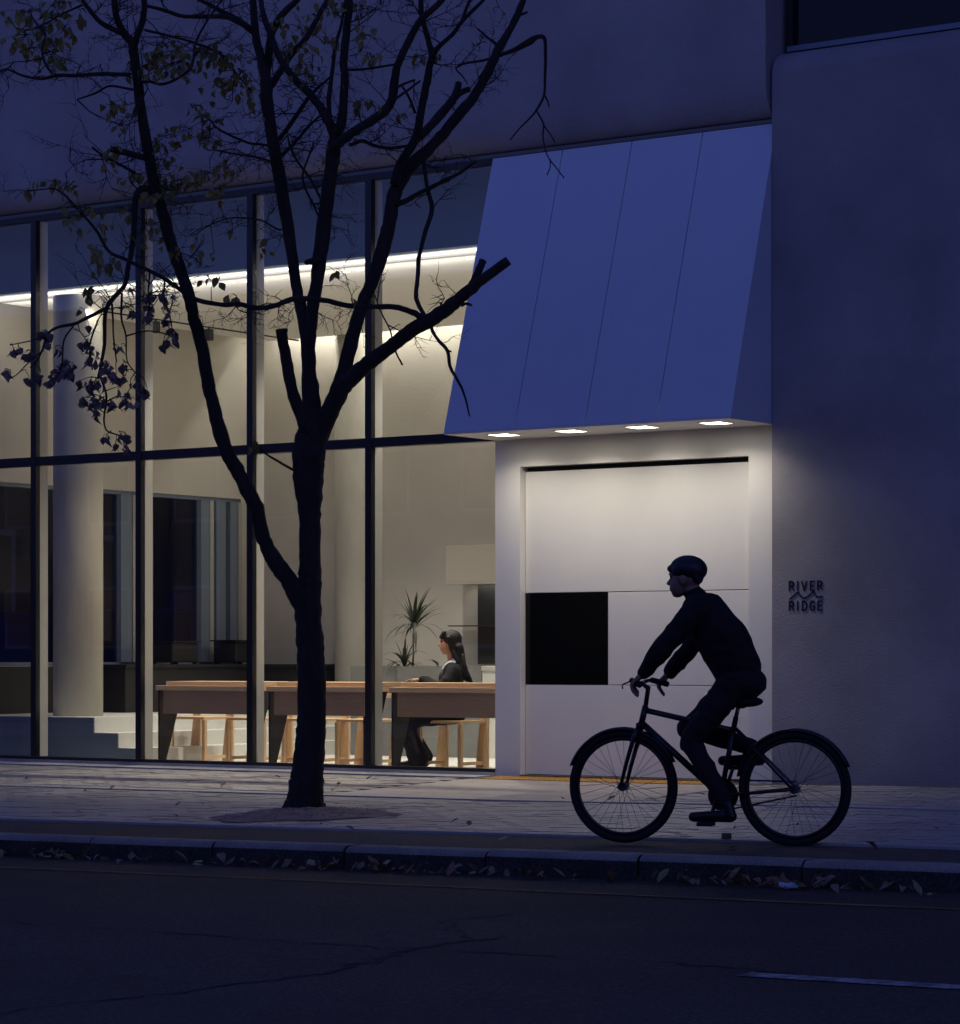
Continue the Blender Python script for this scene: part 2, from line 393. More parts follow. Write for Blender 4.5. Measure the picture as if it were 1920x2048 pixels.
# right hand rendered wall with rounded top
prof = [(.35, -.2), (-.1, -.2), (-.1, 5.53)]
for k in range(1, 11):
    q = math.pi/2*k/10; prof.append((.1-.2*math.cos(q), 5.53+.2*math.sin(q)))
prof += [(.35, 5.73)]
MB().prism(prof, 2.713, 14, 0).build('side_wall', M['stucco_r'], B)
MB().box(2.60, 2.70, .06, .30, -.1, 5.2).build('wall_return', M['inwall'], B)
# upper right window
W = MB().box(2.735, 9, .10, .14, 5.748, 5.79).box(2.735, 9, .10, .14, 8.6, 8.65).build('upper_window', M['blueframe'], B)
for x in (2.735, 4.62, 6.7, 8.95): MB().box(x, x+.05, .103, .137, 5.79, 8.6).build('mullion', M['frame'], W)
for a, b in ((2.785, 4.62), (4.67, 6.7), (6.75, 8.95)): MB().box(a, b, .118, .126, 5.79, 8.6).build('pane', M['dglass'], W)
MB().box(9, 14, .1, .35, 5.73, 10).build('wall_pier', M['stucco_r'], B)
MB().box(2.69, 9, .1, .35, 8.66, 10).build('window_lintel', M['stucco_r'], B)
MB().box(2.60, 9, .36, .42, 5.3, 10).build('window_backing', M['dark'], B)
MB().box(-7.1, 14, .5, 9, 9.8, 10).build('roof', M['stucco'], B)
MB().box(-7.1, 14, 8.8, 9, -.2, 9.8).build('back_wall', M['brick'], B)
MB().box(13.8, 14, .35, 8.8, -.2, 9.8).build('end_wall', M['brick'], B)
MB().box(-7.1, -6.95, .5, 8.8, 5.3, 9.8).build('gable_wall', M['stucco'], B)
# glazing
mx = [XL+1.335*i for i in range(6)]; mx[-1] = 0
MB().box(XL-.04, 0, -.045, .05, .0, .028).build('sill_rail', M['frame'], B); MB().box(XL-.04, 0, -.03, .05, 5.12, 5.175).build('head_rail', M['frame'], B)
for i, x in enumerate(mx[:-1]):
    MB().box(x-.034, x+.034, -.045, .012, .029, 5.119).build('mullion', M['frame'], B)
    MB().box(x-.028, x+.028, .0125, .125, .029, 5.119).build('mullion_fin', M['fin'], B)
for i in range(5):
    a, b = mx[i]+.035, mx[i+1]-(.035 if i < 4 else .002)
    MB().box(a, b, -.04, .045, 2.79, 2.875).build('transom', M['frame'], B, bevel=.004)
    MB().box(a, b, -.004, .004, .029, 2.789).build('glass_pane', M['glass'], B)
    MB().box(a, b, -.004, .004, 2.876, 5.119).build('glass_pane', M['glass'], B)
MB().box(XL-.04, .0, -.05, .06, -.2, -.001).build('plinth', M['strip'], B)
MB().box(-7.0, XL-.04, -.05, .3, -.2, 5.2).build('corner_pier', M['stucco'], B)
# room shell
MB().box(-6.95, 2.6, .06, 8.8, -.25, -.03).build('interior_floor', M['floor'], B)
MB().box(-6.95, 2.6, 5.13, 5.3, -.03, 5.2).build('rear_wall', M['inwall'], B)
MB().box(-6.95, 2.7, .3, 8.8, 5.21, 5.3).build('upper_slab', M['inwall'], B)
MB().box(-6.46, 2.6, .64, 4.80, 4.50, 4.56).build('ceiling', M['ceil'], B)
MB().box(-6.79, 2.6, .50, .58, 4.555, 5.2).build('bulkhead', M['bulk'], B)
MB().box(-6.79, 2.6, .581, 4.80, 4.62, 4.66).build('ceiling_board', M['ceil'], B)
# side wall with a band of windows
LW = MB().box(-6.95, -6.8, .3, 5.13, -.03, .88).box(-6.95, -6.8, .3, 5.13, 2.75, 5.2).box(-6.95, -6.8, 4.80, 5.13, .88, 2.75).box(-6.95, -6.8, .3, .7, .88, 2.75).build('flank_wall', M['inwall'], B)
SW = MB().box(-6.90, -6.82, .7, 4.8, .881, .92).box(-6.90, -6.82, .7, 4.8, 2.71, 2.749).build('flank_window', M['blueframe'], B)
for y, w, m in ((2.99, .07, 'fin'), (2.80, .17, 'blueframe'), (4.255, .06, 'fin'), (4.10, .14, 'blueframe'), (4.36, .16, 'blueframe'), (4.60, .12, 'blueframe'), (4.74, .06, 'fin'), (1.6, .07, 'fin')):
    MB().box(-6.89, -6.79, y, y+w, .921, 2.709).build('stile', M[m], SW)
for a, b in ((.7, 1.6), (1.67, 2.8), (3.06, 4.1), (4.32, 4.36), (4.52, 4.6)):
    MB().box(-6.864, -6.856, a, b, .921, 2.709).build('pane', M['wglass'], SW)
MB().box(-6.799, -6.76, .5, 4.8, .40, .875).build('wainscot', M['dark'], B)
# platform with two steps
MB().box(-6.755, -4.875, .33, 5.12, -.029, .395).build('platform', M['floor'], B)
MB().box(-4.874, -4.567, .33, 5.12, -.029, .25).build('step', M['floor'], B)
MB().box(-4.566, -4.30, .33, 5.12, -.029, .11).build('step', M['floor'], B)
for a, b, h in ((-6.755, -4.875, .395), (-4.874, -4.567, .25), (-4.566, -4.30, .11)): MB().box(a, b, .318, .3295, -.029, h).build('shade_panel', M['shade_panel'], B)  # added thin panels; blue dusk light and shade put into their colour
# columns
MB().lathe([(.243, .396), (.243, 4.499)], (-5.512, .78, 0), 48).build('column', M['column'], B, smooth=True)
MB().lathe([(.245, -.029), (.245, 4.499)], (-5.33, 5.02, 0), 48).build('column', M['column'], B, smooth=True)
# door surround (recess for the sliding door)
D0, D1, DT = .255, 2.446, 2.565
MB().box(0.002, D0, 0, .26, -.1, 2.80).box(D1, 2.712, 0, .26, -.1, 2.80).box(D0, D1, 0, .26, DT, 2.80).build('door_surround', M['doorw'], B)
MB().box(0.003, 2.6, .10, .26, 2.801, 5.2).build('wall_over_door', M['inwall'], B)
DR = MB().box(D0, 2.47, .112, .14, -.02, 2.563).build('sliding_door', M['dark'], B)
def panel(n, x0, x1, z0, z1, m): MB().box(x0, x1, .075, .111, z0, z1).build(n, M[m], DR, bevel=.002)
panel('door_panel', D0+.004, 2.445, 1.508, 2.523, 'doorw')
panel('door_window', D0+.004, 1.075, .742, 1.502, 'dglass')
panel('door_panel', 1.081, 2.445, .742, 1.502, 'doorw')
panel('door_panel', D0+.004, 2.445, -.012, .736, 'doorw')
MB().box(D0, D1, -.005, .06, -.035, -.016).build('threshold', mat('threshold_metal', (.5, .42, .3), .3, metal=1), B)
# canopy
CN = MB().box(.01, 2.70, -.03, .095, 5.0, 5.17).build('canopy', M['dark'], B)
zb, zt, yb, yt = 2.812, 5.168, -.742, -.03
xs = [0.0, .703, 1.379, 2.045, 2.71]
for a, b in zip(xs, xs[1:]):
    a2, b2 = a+(.004 if a else 0), b-(.004 if b < 2.7 else 0)
    MB().hexa([(a2, yb, zb), (b2, yb, zb), (b2, yb+.03, zb), (a2, yb+.03, zb)], [(a2, yt, zt), (b2, yt, zt), (b2, yt+.03, zt), (a2, yt+.03, zt)]).build('canopy_panel', M['canopy'], CN)
for x in (0.0025, 2.68):
    MB().hexa([(x, yb+.032, zb), (x+.027, yb+.032, zb), (x+.027, -.001, zb), (x, -.001, zb)], [(x, yt+.027, zt), (x+.027, yt+.027, zt), (x+.027, yt+.0271+.002, zt), (x, yt+.0271+.002, zt)]).build('side_panel', M['canopy'], CN)
lamps = [.40, 1.06, 1.735, 2.41]; hs = .1; ly = -.45
mb = MB(); xs2 = [.0005]+[v for l in lamps for v in (l-hs, l+hs)]+[2.709]
for a, b in zip(xs2[0::2], xs2[1::2]): mb.box(a, b, yb+.002, -.002, 2.796, 2.811)
for l in lamps: mb.box(l-hs, l+hs, yb+.002, ly-hs, 2.796, 2.811).box(l-hs, l+hs, ly+hs, -.002, 2.796, 2.811)
mb.build('canopy_soffit', M['doorw'], CN)
MB().box(.03, 2.68, -.6, -.03, 2.90, 2.91).build('canopy_deck', M['doorw'], CN)
names = ['square recessed canopy light over the glazing corner of the doorway', 'square recessed canopy light above the black door window',
         'square recessed canopy light above the middle of the wide pale door', 'square recessed canopy light beside the rendered wall']
for l, nm in zip(lamps, names):
    t = thing('canopy_light', nm, 'light', (l, ly, 2.805), 'canopy downlights')
    MB().box(-hs, hs, -hs, hs, .004, .012).build('diffuser', M['ledp'], t)
    mb = MB().box(-hs-.008, -hs+.003, -hs-.008, hs+.008, -.013, -.009).box(hs-.003, hs+.008, -hs-.008, hs+.008, -.013, -.009).box(-hs+.003, hs-.003, -hs-.008, -hs+.003, -.013, -.009).box(-hs+.003, hs-.003, hs-.003, hs+.008, -.013, -.009)
    mb.build('bezel', M['doorw'], t)
    area('lamp', (0, 0, -.002), .17, 4.2, parent=t, spread=math.radians(138), col=(1, .92, .74))
# wall lettering
S = thing('wall_sign', 'small dark raised letters reading RIVER RIDGE on the rendered wall', 'sign', (3.014, -.1, 1.44))
GL = {'R': [[(0, 0), (0, 1), (.32, 1), (.5, .9), (.55, .74), (.5, .58), (.32, .48), (0, .48)], [(.27, .48), (.58, 0)]],
      'I': [[(.0, 0), (.0, 1)]], 'V': [[(0, 1), (.3, 0), (.6, 1)]], 'E': [[(.52, 0), (0, 0), (0, 1), (.52, 1)], [(0, .52), (.45, .52)]],
      'D': [[(0, 0), (0, 1), (.25, 1), (.47, .88), (.56, .65), (.56, .35), (.47, .12), (.25, 0), (0, 0)]],
      'G': [[(.55, .83), (.44, .97), (.27, 1), (.1, .9), (0, .65), (0, .35), (.1, .1), (.27, 0), (.45, .03), (.56, .16), (.56, .45), (.33, .45)]]}
def strokes(mb, lines, ox, oz, s, w):
    for ln in lines:
        for a, b in zip(ln, ln[1:]):
            A = Vector((ox+a[0]*s*.98, oz+a[1]*s)); Bv = Vector((ox+b[0]*s*.98, oz+b[1]*s)); d = (Bv-A).normalized(); n = Vector((-d.y, d.x))*w/2; e = d*w*.32
            q = [A-e-n, Bv+e-n, Bv+e+n, A-e+n]
            mb.hexa([(p.x, -.006, p.y) for p in q], [(p.x, .004, p.y) for p in q])
for word, oz in (('RIVER', .049), ('RIDGE', -.107)):
    for ch, ox in zip(word, (-.145, -.072, -.035, .04, .104) if word == 'RIVER' else (-.145, -.072, -.03, .038, .106)):
        mb = MB(); strokes(mb, GL[ch], ox, oz, .069, .0105); mb.build('letter', M['sign'], S)
mb = MB(); strokes(mb, [[(-2.0, -.35), (-1.0, .35), (-.92, .33), (-.72, -.02), (-.5, -.2), (-.25, -.28), (0, -.24), (.25, -.1), (.85, .4), (.92, .38), (1.1, .05), (1.3, -.14), (1.55, -.2), (2.0, -.14)]], .002, .009, .073, .0105)
mb.build('wave_emblem', M['sign'], S)
# tactile tiles
T = thing('tactile_strip', 'row of ochre yellow studded tactile tiles in front of the sliding door', 'tactile paving', (0, 0, 0))
for i in range(7):
    x0 = .13+.303*i; y0, y1 = -.40, -.10; z = [ground(x, y)+.006 for x, y in ((x0, y0), (x0+.3, y0), (x0+.3, y1), (x0, y1))]
    mb = MB().hexa([(x0, y0, z[0]-.03), (x0+.3, y0, z[1]-.03), (x0+.3, y1, z[2]-.03), (x0, y1, z[3]-.03)], [(x0, y0, z[0]), (x0+.3, y0, z[1]), (x0+.3, y1, z[2]), (x0, y1, z[3])])
    for a in range(6):
        for b in range(6): mb.lathe([(.016, -.002), (.010, .006)], (x0+.025+.05*a, y0+.025+.05*b, ground(x0+.05*a, y0+.05*b)+.006), 8)
    mb.build('tactile_tile', M['yellow'], T)

# ------------------------------------------------------------------ interior lights
L = thing('cove_light', 'continuous bright light line along the front edge of the cafe ceiling', 'light', (0, .6, 4.53))
MB().box(-6.6, 2.55, -.005, .03, -.006, .010).build('led_strip', M['led'], L)
area('lamp', (-2.0, .06, -.2), 9, 38, rot=(math.radians(90), 0, 0), sy=.04, parent=L)
L = thing('wall_washer', 'hidden light line washing down the rear wall of the cafe', 'light', (0, 4.97, 4.7))
MB().box(-6.5, 2.5, -.03, .03, .0, .02).build('led_strip', M['led'], L)
area('lamp', (-2.0, 0, -.005), 9, 58, sy=.05, parent=L)
L = thing('wall_washer', 'hidden light line washing down the windowed flank wall of the cafe', 'light', (-6.63, 0, 4.7))
MB().box(-.03, .03, .7, 4.7, .0, .02).build('led_strip', M['led'], L)
area('lamp', (0, 2.7, -.005), .05, 20, sy=4.0, parent=L)
dl = [(-3.556, .79, 'ceiling spot over the oak table beside the steps'), (-3.437, .83, 'ceiling spot next to another over the oak table beside the steps'), (-2.233, .84, 'ceiling spot over the middle oak table'),
      (-2.056, .81, 'ceiling spot next to another over the middle oak table'), (-.846, .81, 'single ceiling spot over the seated woman\'s table'), (-3.668, 2.83, 'ceiling spot deeper in the room near the planter')]
for x, y, nm in dl:
    t = thing('ceiling_spot', 'small round '+nm, 'light', (x, y, 4.5), 'ceiling spots')
    MB().lathe([(.032, -.004), (.032, -.0005)], (0, 0, 0), 20).build('lens', M['ledd'], t)
    MB().lathe([(.042, -.003), (.042, -.0003)], (0, 0, 0), 20).build('ring', M['fin'], t)
    d = bpy.data.lights.new('lamp', 'SPOT'); d.energy = 150 if 'next to' in nm or 'beside the steps' in nm or nm.endswith('middle oak table') else 420; d.color = (1, .92, .79); d.spot_size = math.radians(95); d.spot_blend = .7; d.shadow_soft_size = .04
    q = bpy.data.objects.new('lamp', d); link(q, t); q.location = (0, 0, -.02)
tr = thing('track_rail', 'thin black track rail hanging under the ceiling near the flank windows', 'track', (-5.58, 0, 4.40))
MB().box(-.008, .008, .95, 4.3, .0, .014).build('rail', M['steel'], tr)
for y in (1.2, 4.0): MB().box(-.004, .004, y-.004, y+.004, .0141, .1).build('hanger', M['steel'], tr)
for y, nm in ((1.154, 'by the round column'), (1.989, 'between two others'), (2.821, 'farthest from the glass')):
    t = thing('track_spotlight', 'black box spotlight on the ceiling track '+nm, 'spotlight', (-5.58, y, 4.40), 'track spotlights')
    MB().box(-.035, .035, -.035, .035, -.13, -.012).build('body', M['steel'], t, bevel=.004); MB().box(-.01, .01, -.01, .01, -.0119, -.0005).build('bracket', M['steel'], t)
for x, nm in ((-4.0, 'beside the round column'), (-2.655, 'behind the tree stump limb'), (-1.32, 'nearest the canopy')):
    t = MB().box(x-.075, x-.0295, .075, .125, 3.79, 3.95).build('window_actuator', M['steel'], bevel=.004); tag(t, 'narrow black bracket box fixed to the glazing post '+nm, 'bracket', 'brackets on the glazing posts')

# ------------------------------------------------------------------ furniture
def table(x0, x1, label):
    t = thing('bar_table', label, 'table', ((x0+x1)/2, .55, -.03), 'oak window tables'); h = (x1-x0)/2
    MB().box(-h-.075, h+.06, -.25, .32, .69, .735).build('lower_top', M['oak'], t, bevel=.003)
    MB().box(-h, h+.06, -.19, .32, .736, .775).build('upper_top', M['oak'], t, bevel=.003)
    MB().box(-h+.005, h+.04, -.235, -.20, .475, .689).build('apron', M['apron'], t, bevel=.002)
    for s in (-1, 1):
        x = -h-.062 if s < 0 else h+.02
        MB().hexa([(x, -.23, 0), (x+.02, -.23, 0), (x+.02, -.15, 0), (x, -.15, 0)], [(x, -.23, .689), (x+.02, -.23, .689), (x+.02, .10, .689), (x, .10, .689)]).build('end_panel', M['steel'], t)
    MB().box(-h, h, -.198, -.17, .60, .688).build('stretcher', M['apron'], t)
    return t
table(-4.00, -3.0, 'oak bar table with black slanted end beside the steps')
table(-2.665, -1.665, 'oak bar table with black slanted end, behind the tree trunk')
table(-1.27, -.05, 'oak bar table with black slanted end where the woman rests her hand')
def chair(x0, x1, label, y=.95):
    t = thing('oak_chair', label, 'chair', ((x0+x1)/2, y, -.03), 'oak chairs at the window tables'); h = (x1-x0)/2
    MB().box(-h-.005, h+.005, -.01, .40, .405, .43).build('seat', M['oak'], t, bevel=.004)
    for s in (-1, 1):
        MB().box(s*h-.019, s*h+.019, -.012, .026, 0, .404).build('front_leg', M['oakv'], t, bevel=.003)
        a, b = .085, .045
        MB().hexa([(s*h-a, .36, 0), (s*h+a*.6, .36, 0), (s*h+a*.6, .385, 0), (s*h-a, .385, 0)], [(s*h-b, .402, .62), (s*h+b*.6, .402, .62), (s*h+b*.6, .427, .62), (s*h-b, .427, .62)]).build('rear_leg', M['oakv'], t, bevel=.003)
        MB().box(s*h-.012, s*h+.012, .027, .359, .03, .06).build('stretcher', M['oak'], t)
    MB().box(-h-.03, h+.03, .4025, .4255, .621, .66).build('back_rail', M['oak'], t, bevel=.004)
chair(-4.457, -4.04, 'oak chair standing beside the foot of the steps')
chair(-3.74, -3.31, 'oak chair at the right half of the table beside the steps')
chair(-3.06, -2.63, 'oak chair half hidden behind the tree trunk')
chair(-2.43, -2.03, 'oak chair at the middle table, right of the tree trunk')
chair(-1.49, -1.04, 'oak chair the woman in black sits on')
# planter, counter, wall units
P = thing('planter', 'long dark concrete planter box behind the window tables', 'planter', (-3.3, 3.6, -.03))
MB().box(-.79, .85, -.3, -.27, 0, .91).box(-.79, .85, .27, .3, 0, .91).box(-.79, -.76, -.27, .27, 0, .91).box(.82, .85, -.27, .27, 0, .91).build('box', M['concrete'], P)
MB().box(-.76, .82, -.27, .27, .3, .86).build('soil', M['soil'], P)
Cn = thing('pale_counter', 'pale stone counter with light top behind the seated woman', 'counter', (-1.2, 3.6, -.03))
for i in range(4): MB().box(-1.24+.9*i, -1.24+.9*i+.896, -.3, .3, 0, .86).build('front_panel', M['counter'], Cn)
MB().box(-1.245, 2.4, -.32, .3, .861, .915).build('counter_top', M['fin'], Cn, bevel=.01)
def blade(mb, base, az, el, ln, w, droop):
    p = Vector(base); d = Vector((math.cos(az)*math.cos(el), math.sin(az)*math.cos(el), math.sin(el))); n = 7; vs = []
    side = Vector((-math.sin(az), math.cos(az), 0))
    for i in range(n+1):
        f = i/n; ww = w*(.55+.9*f if f < .4 else 1.0*(1-f)/.6*.92)/2+.0006
        vs += [p+side*ww+Vector((0, 0, .15*ww)), p, p-side*ww+Vector((0, 0, .15*ww))]
        p = p+d*(ln/n); d = (d+Vector((0, 0, -droop/n*(1+f)))).normalized()
    mb.add(vs, [q for i in range(n) for q in ((3*i, 3*i+1, 3*i+4, 3*i+3), (3*i+1, 3*i+2, 3*i+5, 3*i+4))])
def dracaena(x, y, z0, hstem, label, nb, ln, seed):
    t = thing('dracaena_plant', label, 'plant', (x, y, z0)); rr = random.Random(seed); top = (.05*hstem, 0, hstem)
    if hstem > .1: MB().tube([(0, 0, 0), (.02, 0, hstem*.4), (.03*hstem, 0, hstem*.8), top], [.012, .009, .008, .007], 7).build('stem', M['stem'], t, smooth=True)
    for i in range(nb):
        mb = MB(); el = rr.uniform(-.1, 1.35); az = rr.uniform(0, 6.28)
        blade(mb, (top[0], top[1], top[2]+rr.uniform(-.04, .04)), az, el, ln*rr.uniform(.75, 1.15), .036, rr.uniform(.6, 1.8)*(1.3-el*.6))
        mb.build('leaf', M['plant'], t)
dracaena(-3.53, 3.6, .82, .46, 'tall spiky dracaena on a thin bare stem in the concrete planter', 40, .42, 3)
dracaena(-3.52, 3.45, .83, .05, 'low spiky grassy plant at the foot of the tall dracaena', 24, .34, 5)
dracaena(-3.13, 3.5, .83, .03, 'smallest spiky plant in the planter, next to the woman', 9, .2, 8)
o = MB().box(-3.93, -2.4, 4.75, 5.125, 1.77, 2.155).box(-3.93, -2.4, 4.75, 4.77, 1.745, 1.769).build('wall_cabinet', M['cab'], bevel=.003); tag(o, 'plain beige wall cabinet on the rear wall above the dark panel', 'cabinet')
o = MB().box(-3.735, -2.5, 5.06, 5.127, .90, 1.745).build('backsplash_panel', M['slate'], bevel=.003); tag(o, 'dark slate panel on the rear wall below the beige cabinet', 'panel')
o = MB().box(-3.98, -2.45, 4.86, 5.055, 1.30, 1.312).build('glass_shelf', M['slate']); tag(o, 'thin dark shelf crossing the slate panel', 'shelf')
t = thing('under_cabinet_light', 'small light strip under the beige wall cabinet', 'light', (-3.2, 4.9, 1.7685))
MB().box(-.6, .7, .03, .06, -.008, -.0005).build('led_strip', M['led'], t); area('lamp', (0, .04, -.012), 1.2, 2.5, sy=.03, parent=t)
c = thing('dark_counter', 'long black service counter along the windowed flank wall', 'counter', (-6.45, 3.6, .396))
MB().box(-.30, .22, -1.35, 1.45, 0, .47).build('cupboard', M['dark'], c); MB().box(-.305, .25, -1.37, 1.45, .471, .50).build('worktop', M['steel'], c)
c = thing('dark_counter', 'black service counter along the rear wall by the half round column', 'counter', (-5.9, 4.62, .396))
MB().box(-.29, .30, -.32, .42, 0, .47).build('cupboard', M['dark'], c); MB().box(-.29, .32, -.35, .42, .471, .50).build('worktop', M['steel'], c)
for y, h, w, nm in ((3.30, .235, .42, 'standing alone on the counter by the windows'), (4.36, .25, .46, 'standing in the corner of the counter')):
    e = thing('coffee_machine', 'black boxy coffee machine '+nm, 'coffee machine', (-6.48, y, .8965), 'black coffee machines')
    MB().box(-.16, .16, -w/2, w/2, .02, h).build('housing', M['dark'], e, bevel=.012); MB().box(-.19, .19, -w/2-.02, w/2+.02, h+.0005, h+.015).build('cup_rail', M['steel'], e)
    for sx in (-.13, .13):
        for sy in (-w/2+.03, w/2-.03): MB().box(sx-.015, sx+.015, sy-.015, sy+.015, 0, .0195).build('foot', M['rubber'], e)

# ------------------------------------------------------------------ people
def capsule(mb, a, b, ra, rb, n=18):
    a = Vector(a); b = Vector(b); d = b-a; L_ = d.length
    if L_ < 1e-5: d = Vector((0, 0, 1)); b = a+d*1e-4; L_ = 1e-4
    d.normalize(); pts = []; rad = []
    for k in range(1, 6): q = math.pi/2*k/6; pts.append(a-d*ra*math.cos(q)); rad.append(ra*math.sin(q))
    for k in range(0, 5): f = k/4; pts.append(a+d*L_*f); rad.append(ra+(rb-ra)*f)
    for k in range(5, 0, -1): q = math.pi/2*k/6; pts.append(b+d*rb*math.cos(q)); rad.append(rb*math.sin(q))
    mb.tube(pts, rad, n)
def ellipsoid(mb, c, r, rot=0, n=22, m=14):
    c = Vector(c); cr, sr = math.cos(rot), math.sin(rot); vs = []
    for i in range(m+1):
        th = math.pi*(i+.001)/(m+.002)
        for k in range(n):
            ph = 2*math.pi*k/n; x, y, z = r[0]*math.sin(th)*math.cos(ph), r[1]*math.sin(th)*math.sin(ph), r[2]*math.cos(th)
            vs.append((c.x+x*cr-z*sr, c.y+y, c.z+x*sr+z*cr))     # tilt about the sideways axis
    fs = [(i*n+k, i*n+(k+1) % n, (i+1)*n+(k+1) % n, (i+1)*n+k) for i in range(m) for k in range(n)]
    fs += [tuple(range(n)), tuple(m*n+k for k in range(n))]
    mb.add(vs, fs)
def sculpt(name, prims, mats, voxel, parent=None, smooth_it=4, folds=0):
    """prims: ('c',a,b,ra,rb,mat) or ('e',c,(rx,ry,rz),rot,mat); one continuous skin grown over all of them"""
    mb = MB(); A = []; Bq = []; RA = []; RB = []; mi = []
    for p in prims:
        if p[0] == 'c':
            capsule(mb, *p[1:5]); A.append(p[1]); Bq.append(p[2]); RA.append(p[3]); RB.append(p[4]); mi.append(p[5])
        else:
            ellipsoid(mb, p[1], p[2], p[3]); c = p[1]; A.append(c); Bq.append((c[0], c[1], c[2]+1e-4)); r = sum(p[2])/3; RA.append(r); RB.append(r); mi.append(p[4])
    me = mb.mesh('tmp'); o = bpy.data.objects.new('tmp', me); COL.objects.link(o)
    m = o.modifiers.new('r', 'REMESH'); m.mode = 'VOXEL'; m.voxel_size = voxel
    s = o.modifiers.new('s', 'SMOOTH'); s.iterations = smooth_it; s.factor = .5
    dg = bpy.context.evaluated_depsgraph_get(); me2 = bpy.data.meshes.new_from_object(o.evaluated_get(dg))
    bpy.data.objects.remove(o)
    vc = np.zeros(len(me2.vertices)*3); me2.vertices.foreach_get('co', vc); vc = vc.reshape(-1, 3)
    vn = np.zeros(len(me2.vertices)*3); me2.vertices.foreach_get('normal', vn); vn = vn.reshape(-1, 3)
    if folds:
        best = np.full(len(vc), 1e9); cl = np.zeros(len(vc))
        for a, b, ra, rb, k in zip(A, Bq, RA, RB, mi):
            a = np.array(a); b = np.array(b); d = b-a; t = np.clip(((vc-a)@d)/(d@d), 0, 1)
            dist = np.linalg.norm(vc-a-t[:, None]*d, axis=1)-(ra+(rb-ra)*t); q = dist < best; best[q] = dist[q]; cl[q] = 1. if k in ('knit', 'trous') else 0.
        nz = np.array([mnoise.noise((p[0]*6+p[2]*6, p[1]*5, p[2]*9-p[0]*8)) if c else 0 for p, c in zip(vc, cl)])
        vc = vc+vn*((np.abs(nz)*-1.6+.5)*folds*cl)[:, None]; me2.vertices.foreach_set('co', vc.ravel())
    me2.name = name; me2.materials.clear()
    for k in mats: me2.materials.append(M[k])
    n = len(me2.polygons); c = np.zeros(n*3); me2.polygons.foreach_get('center', c); c = c.reshape(-1, 3)
    best = np.full(n, 1e9); idx = np.zeros(n, int)
    for a, b, ra, rb, k in zip(A, Bq, RA, RB, mi):
        a = np.array(a); b = np.array(b); d = b-a; t = np.clip(((c-a)@d)/(d@d), 0, 1)
        dist = np.linalg.norm(c-a-t[:, None]*d, axis=1)-(ra+(rb-ra)*t)
        q = dist < best; best[q] = dist[q]; idx[q] = mats.index(k)
    me2.polygons.foreach_set('material_index', idx.astype(np.int32)); me2.polygons.foreach_set('use_smooth', np.ones(n, bool))
    ob = bpy.data.objects.new(name, me2); link(ob, parent); return ob
def place(o, loc, fwd):
    f = Vector(fwd).normalized(); o.location = loc; o.rotation_euler = (0, 0, math.atan2(f.y, f.x))

def hand(pr, w, d, up, s, m, curl=.3, scale=1.0):
    """palm at wrist w, pointing along d, back of the hand towards up, thumb on side s"""
    w = Vector(w); d = Vector(d).normalized(); up = Vector(up); up = (up-d*up.dot(d)).normalized(); sd = d.cross(up)*s
    k = scale
    for off in (-.026, -.009, .009, .026): pr.append(('c', tuple(w+sd*off*k*.7), tuple(w+d*.075*k+sd*off*k), .013*k, .0115*k, m))
    for off, ln in ((-.031, .058), (-.0105, .074), (.0105, .080), (.031, .07)):
        p = w+d*.08*k+sd*off*k; dd = d.copy()
        for seg, fr in enumerate((.45, .32, .23)):
            a = curl*(1, 1.3, 1.1)[seg]; dd = (dd*math.cos(a)-up*math.sin(a)).normalized(); q = p+dd*ln*fr*k
            pr.append(('c', tuple(p), tuple(q), .0085*k, .0078*k, m)); p = q; up2 = up
    p = w+d*.02*k+sd*.03*k; q = p+(d*.6+sd*.75-up*.15).normalized()*.045*k; e = q+(d*.9+sd*.25-up*.35).normalized()*.032*k
    pr.append(('c', tuple(p), tuple(q), .0125*k, .0095*k, m)); pr.append(('c', tuple(q), tuple(e), .0095*k, .008*k, m))

# seated woman: local x forward, y to her left (towards the glass), z up; z=0 is the floor
pr = []
hip = .50
pr += [('e', (0, 0, .49), (.125, .165, .10), 0, 'trous'), ('c', (-.01, -.075, .55), (-.01, .075, .55), .105, .105, 'trous')]
pr += [('c', (0, -.05, .60), (.005, -.055, .74), .098, .108, 'knit'), ('c', (0, .05, .60), (.005, .055, .74), .098, .108, 'knit'),
       ('c', (.0, -.075, .76), (-.005, -.085, .87), .10, .085, 'knit'), ('c', (.0, .075, .76), (-.005, .085, .87), .10, .085, 'knit'),
       ('c', (-.015, -.115, .90), (-.015, .115, .90), .052, .052, 'knit'), ('c', (.05, -.055, .80), (.05, .055, .80), .07, .07, 'knit')]
pr += [('c', (-.005, 0, .93), (.012, 0, 1.035), .043, .040, 'skin')]
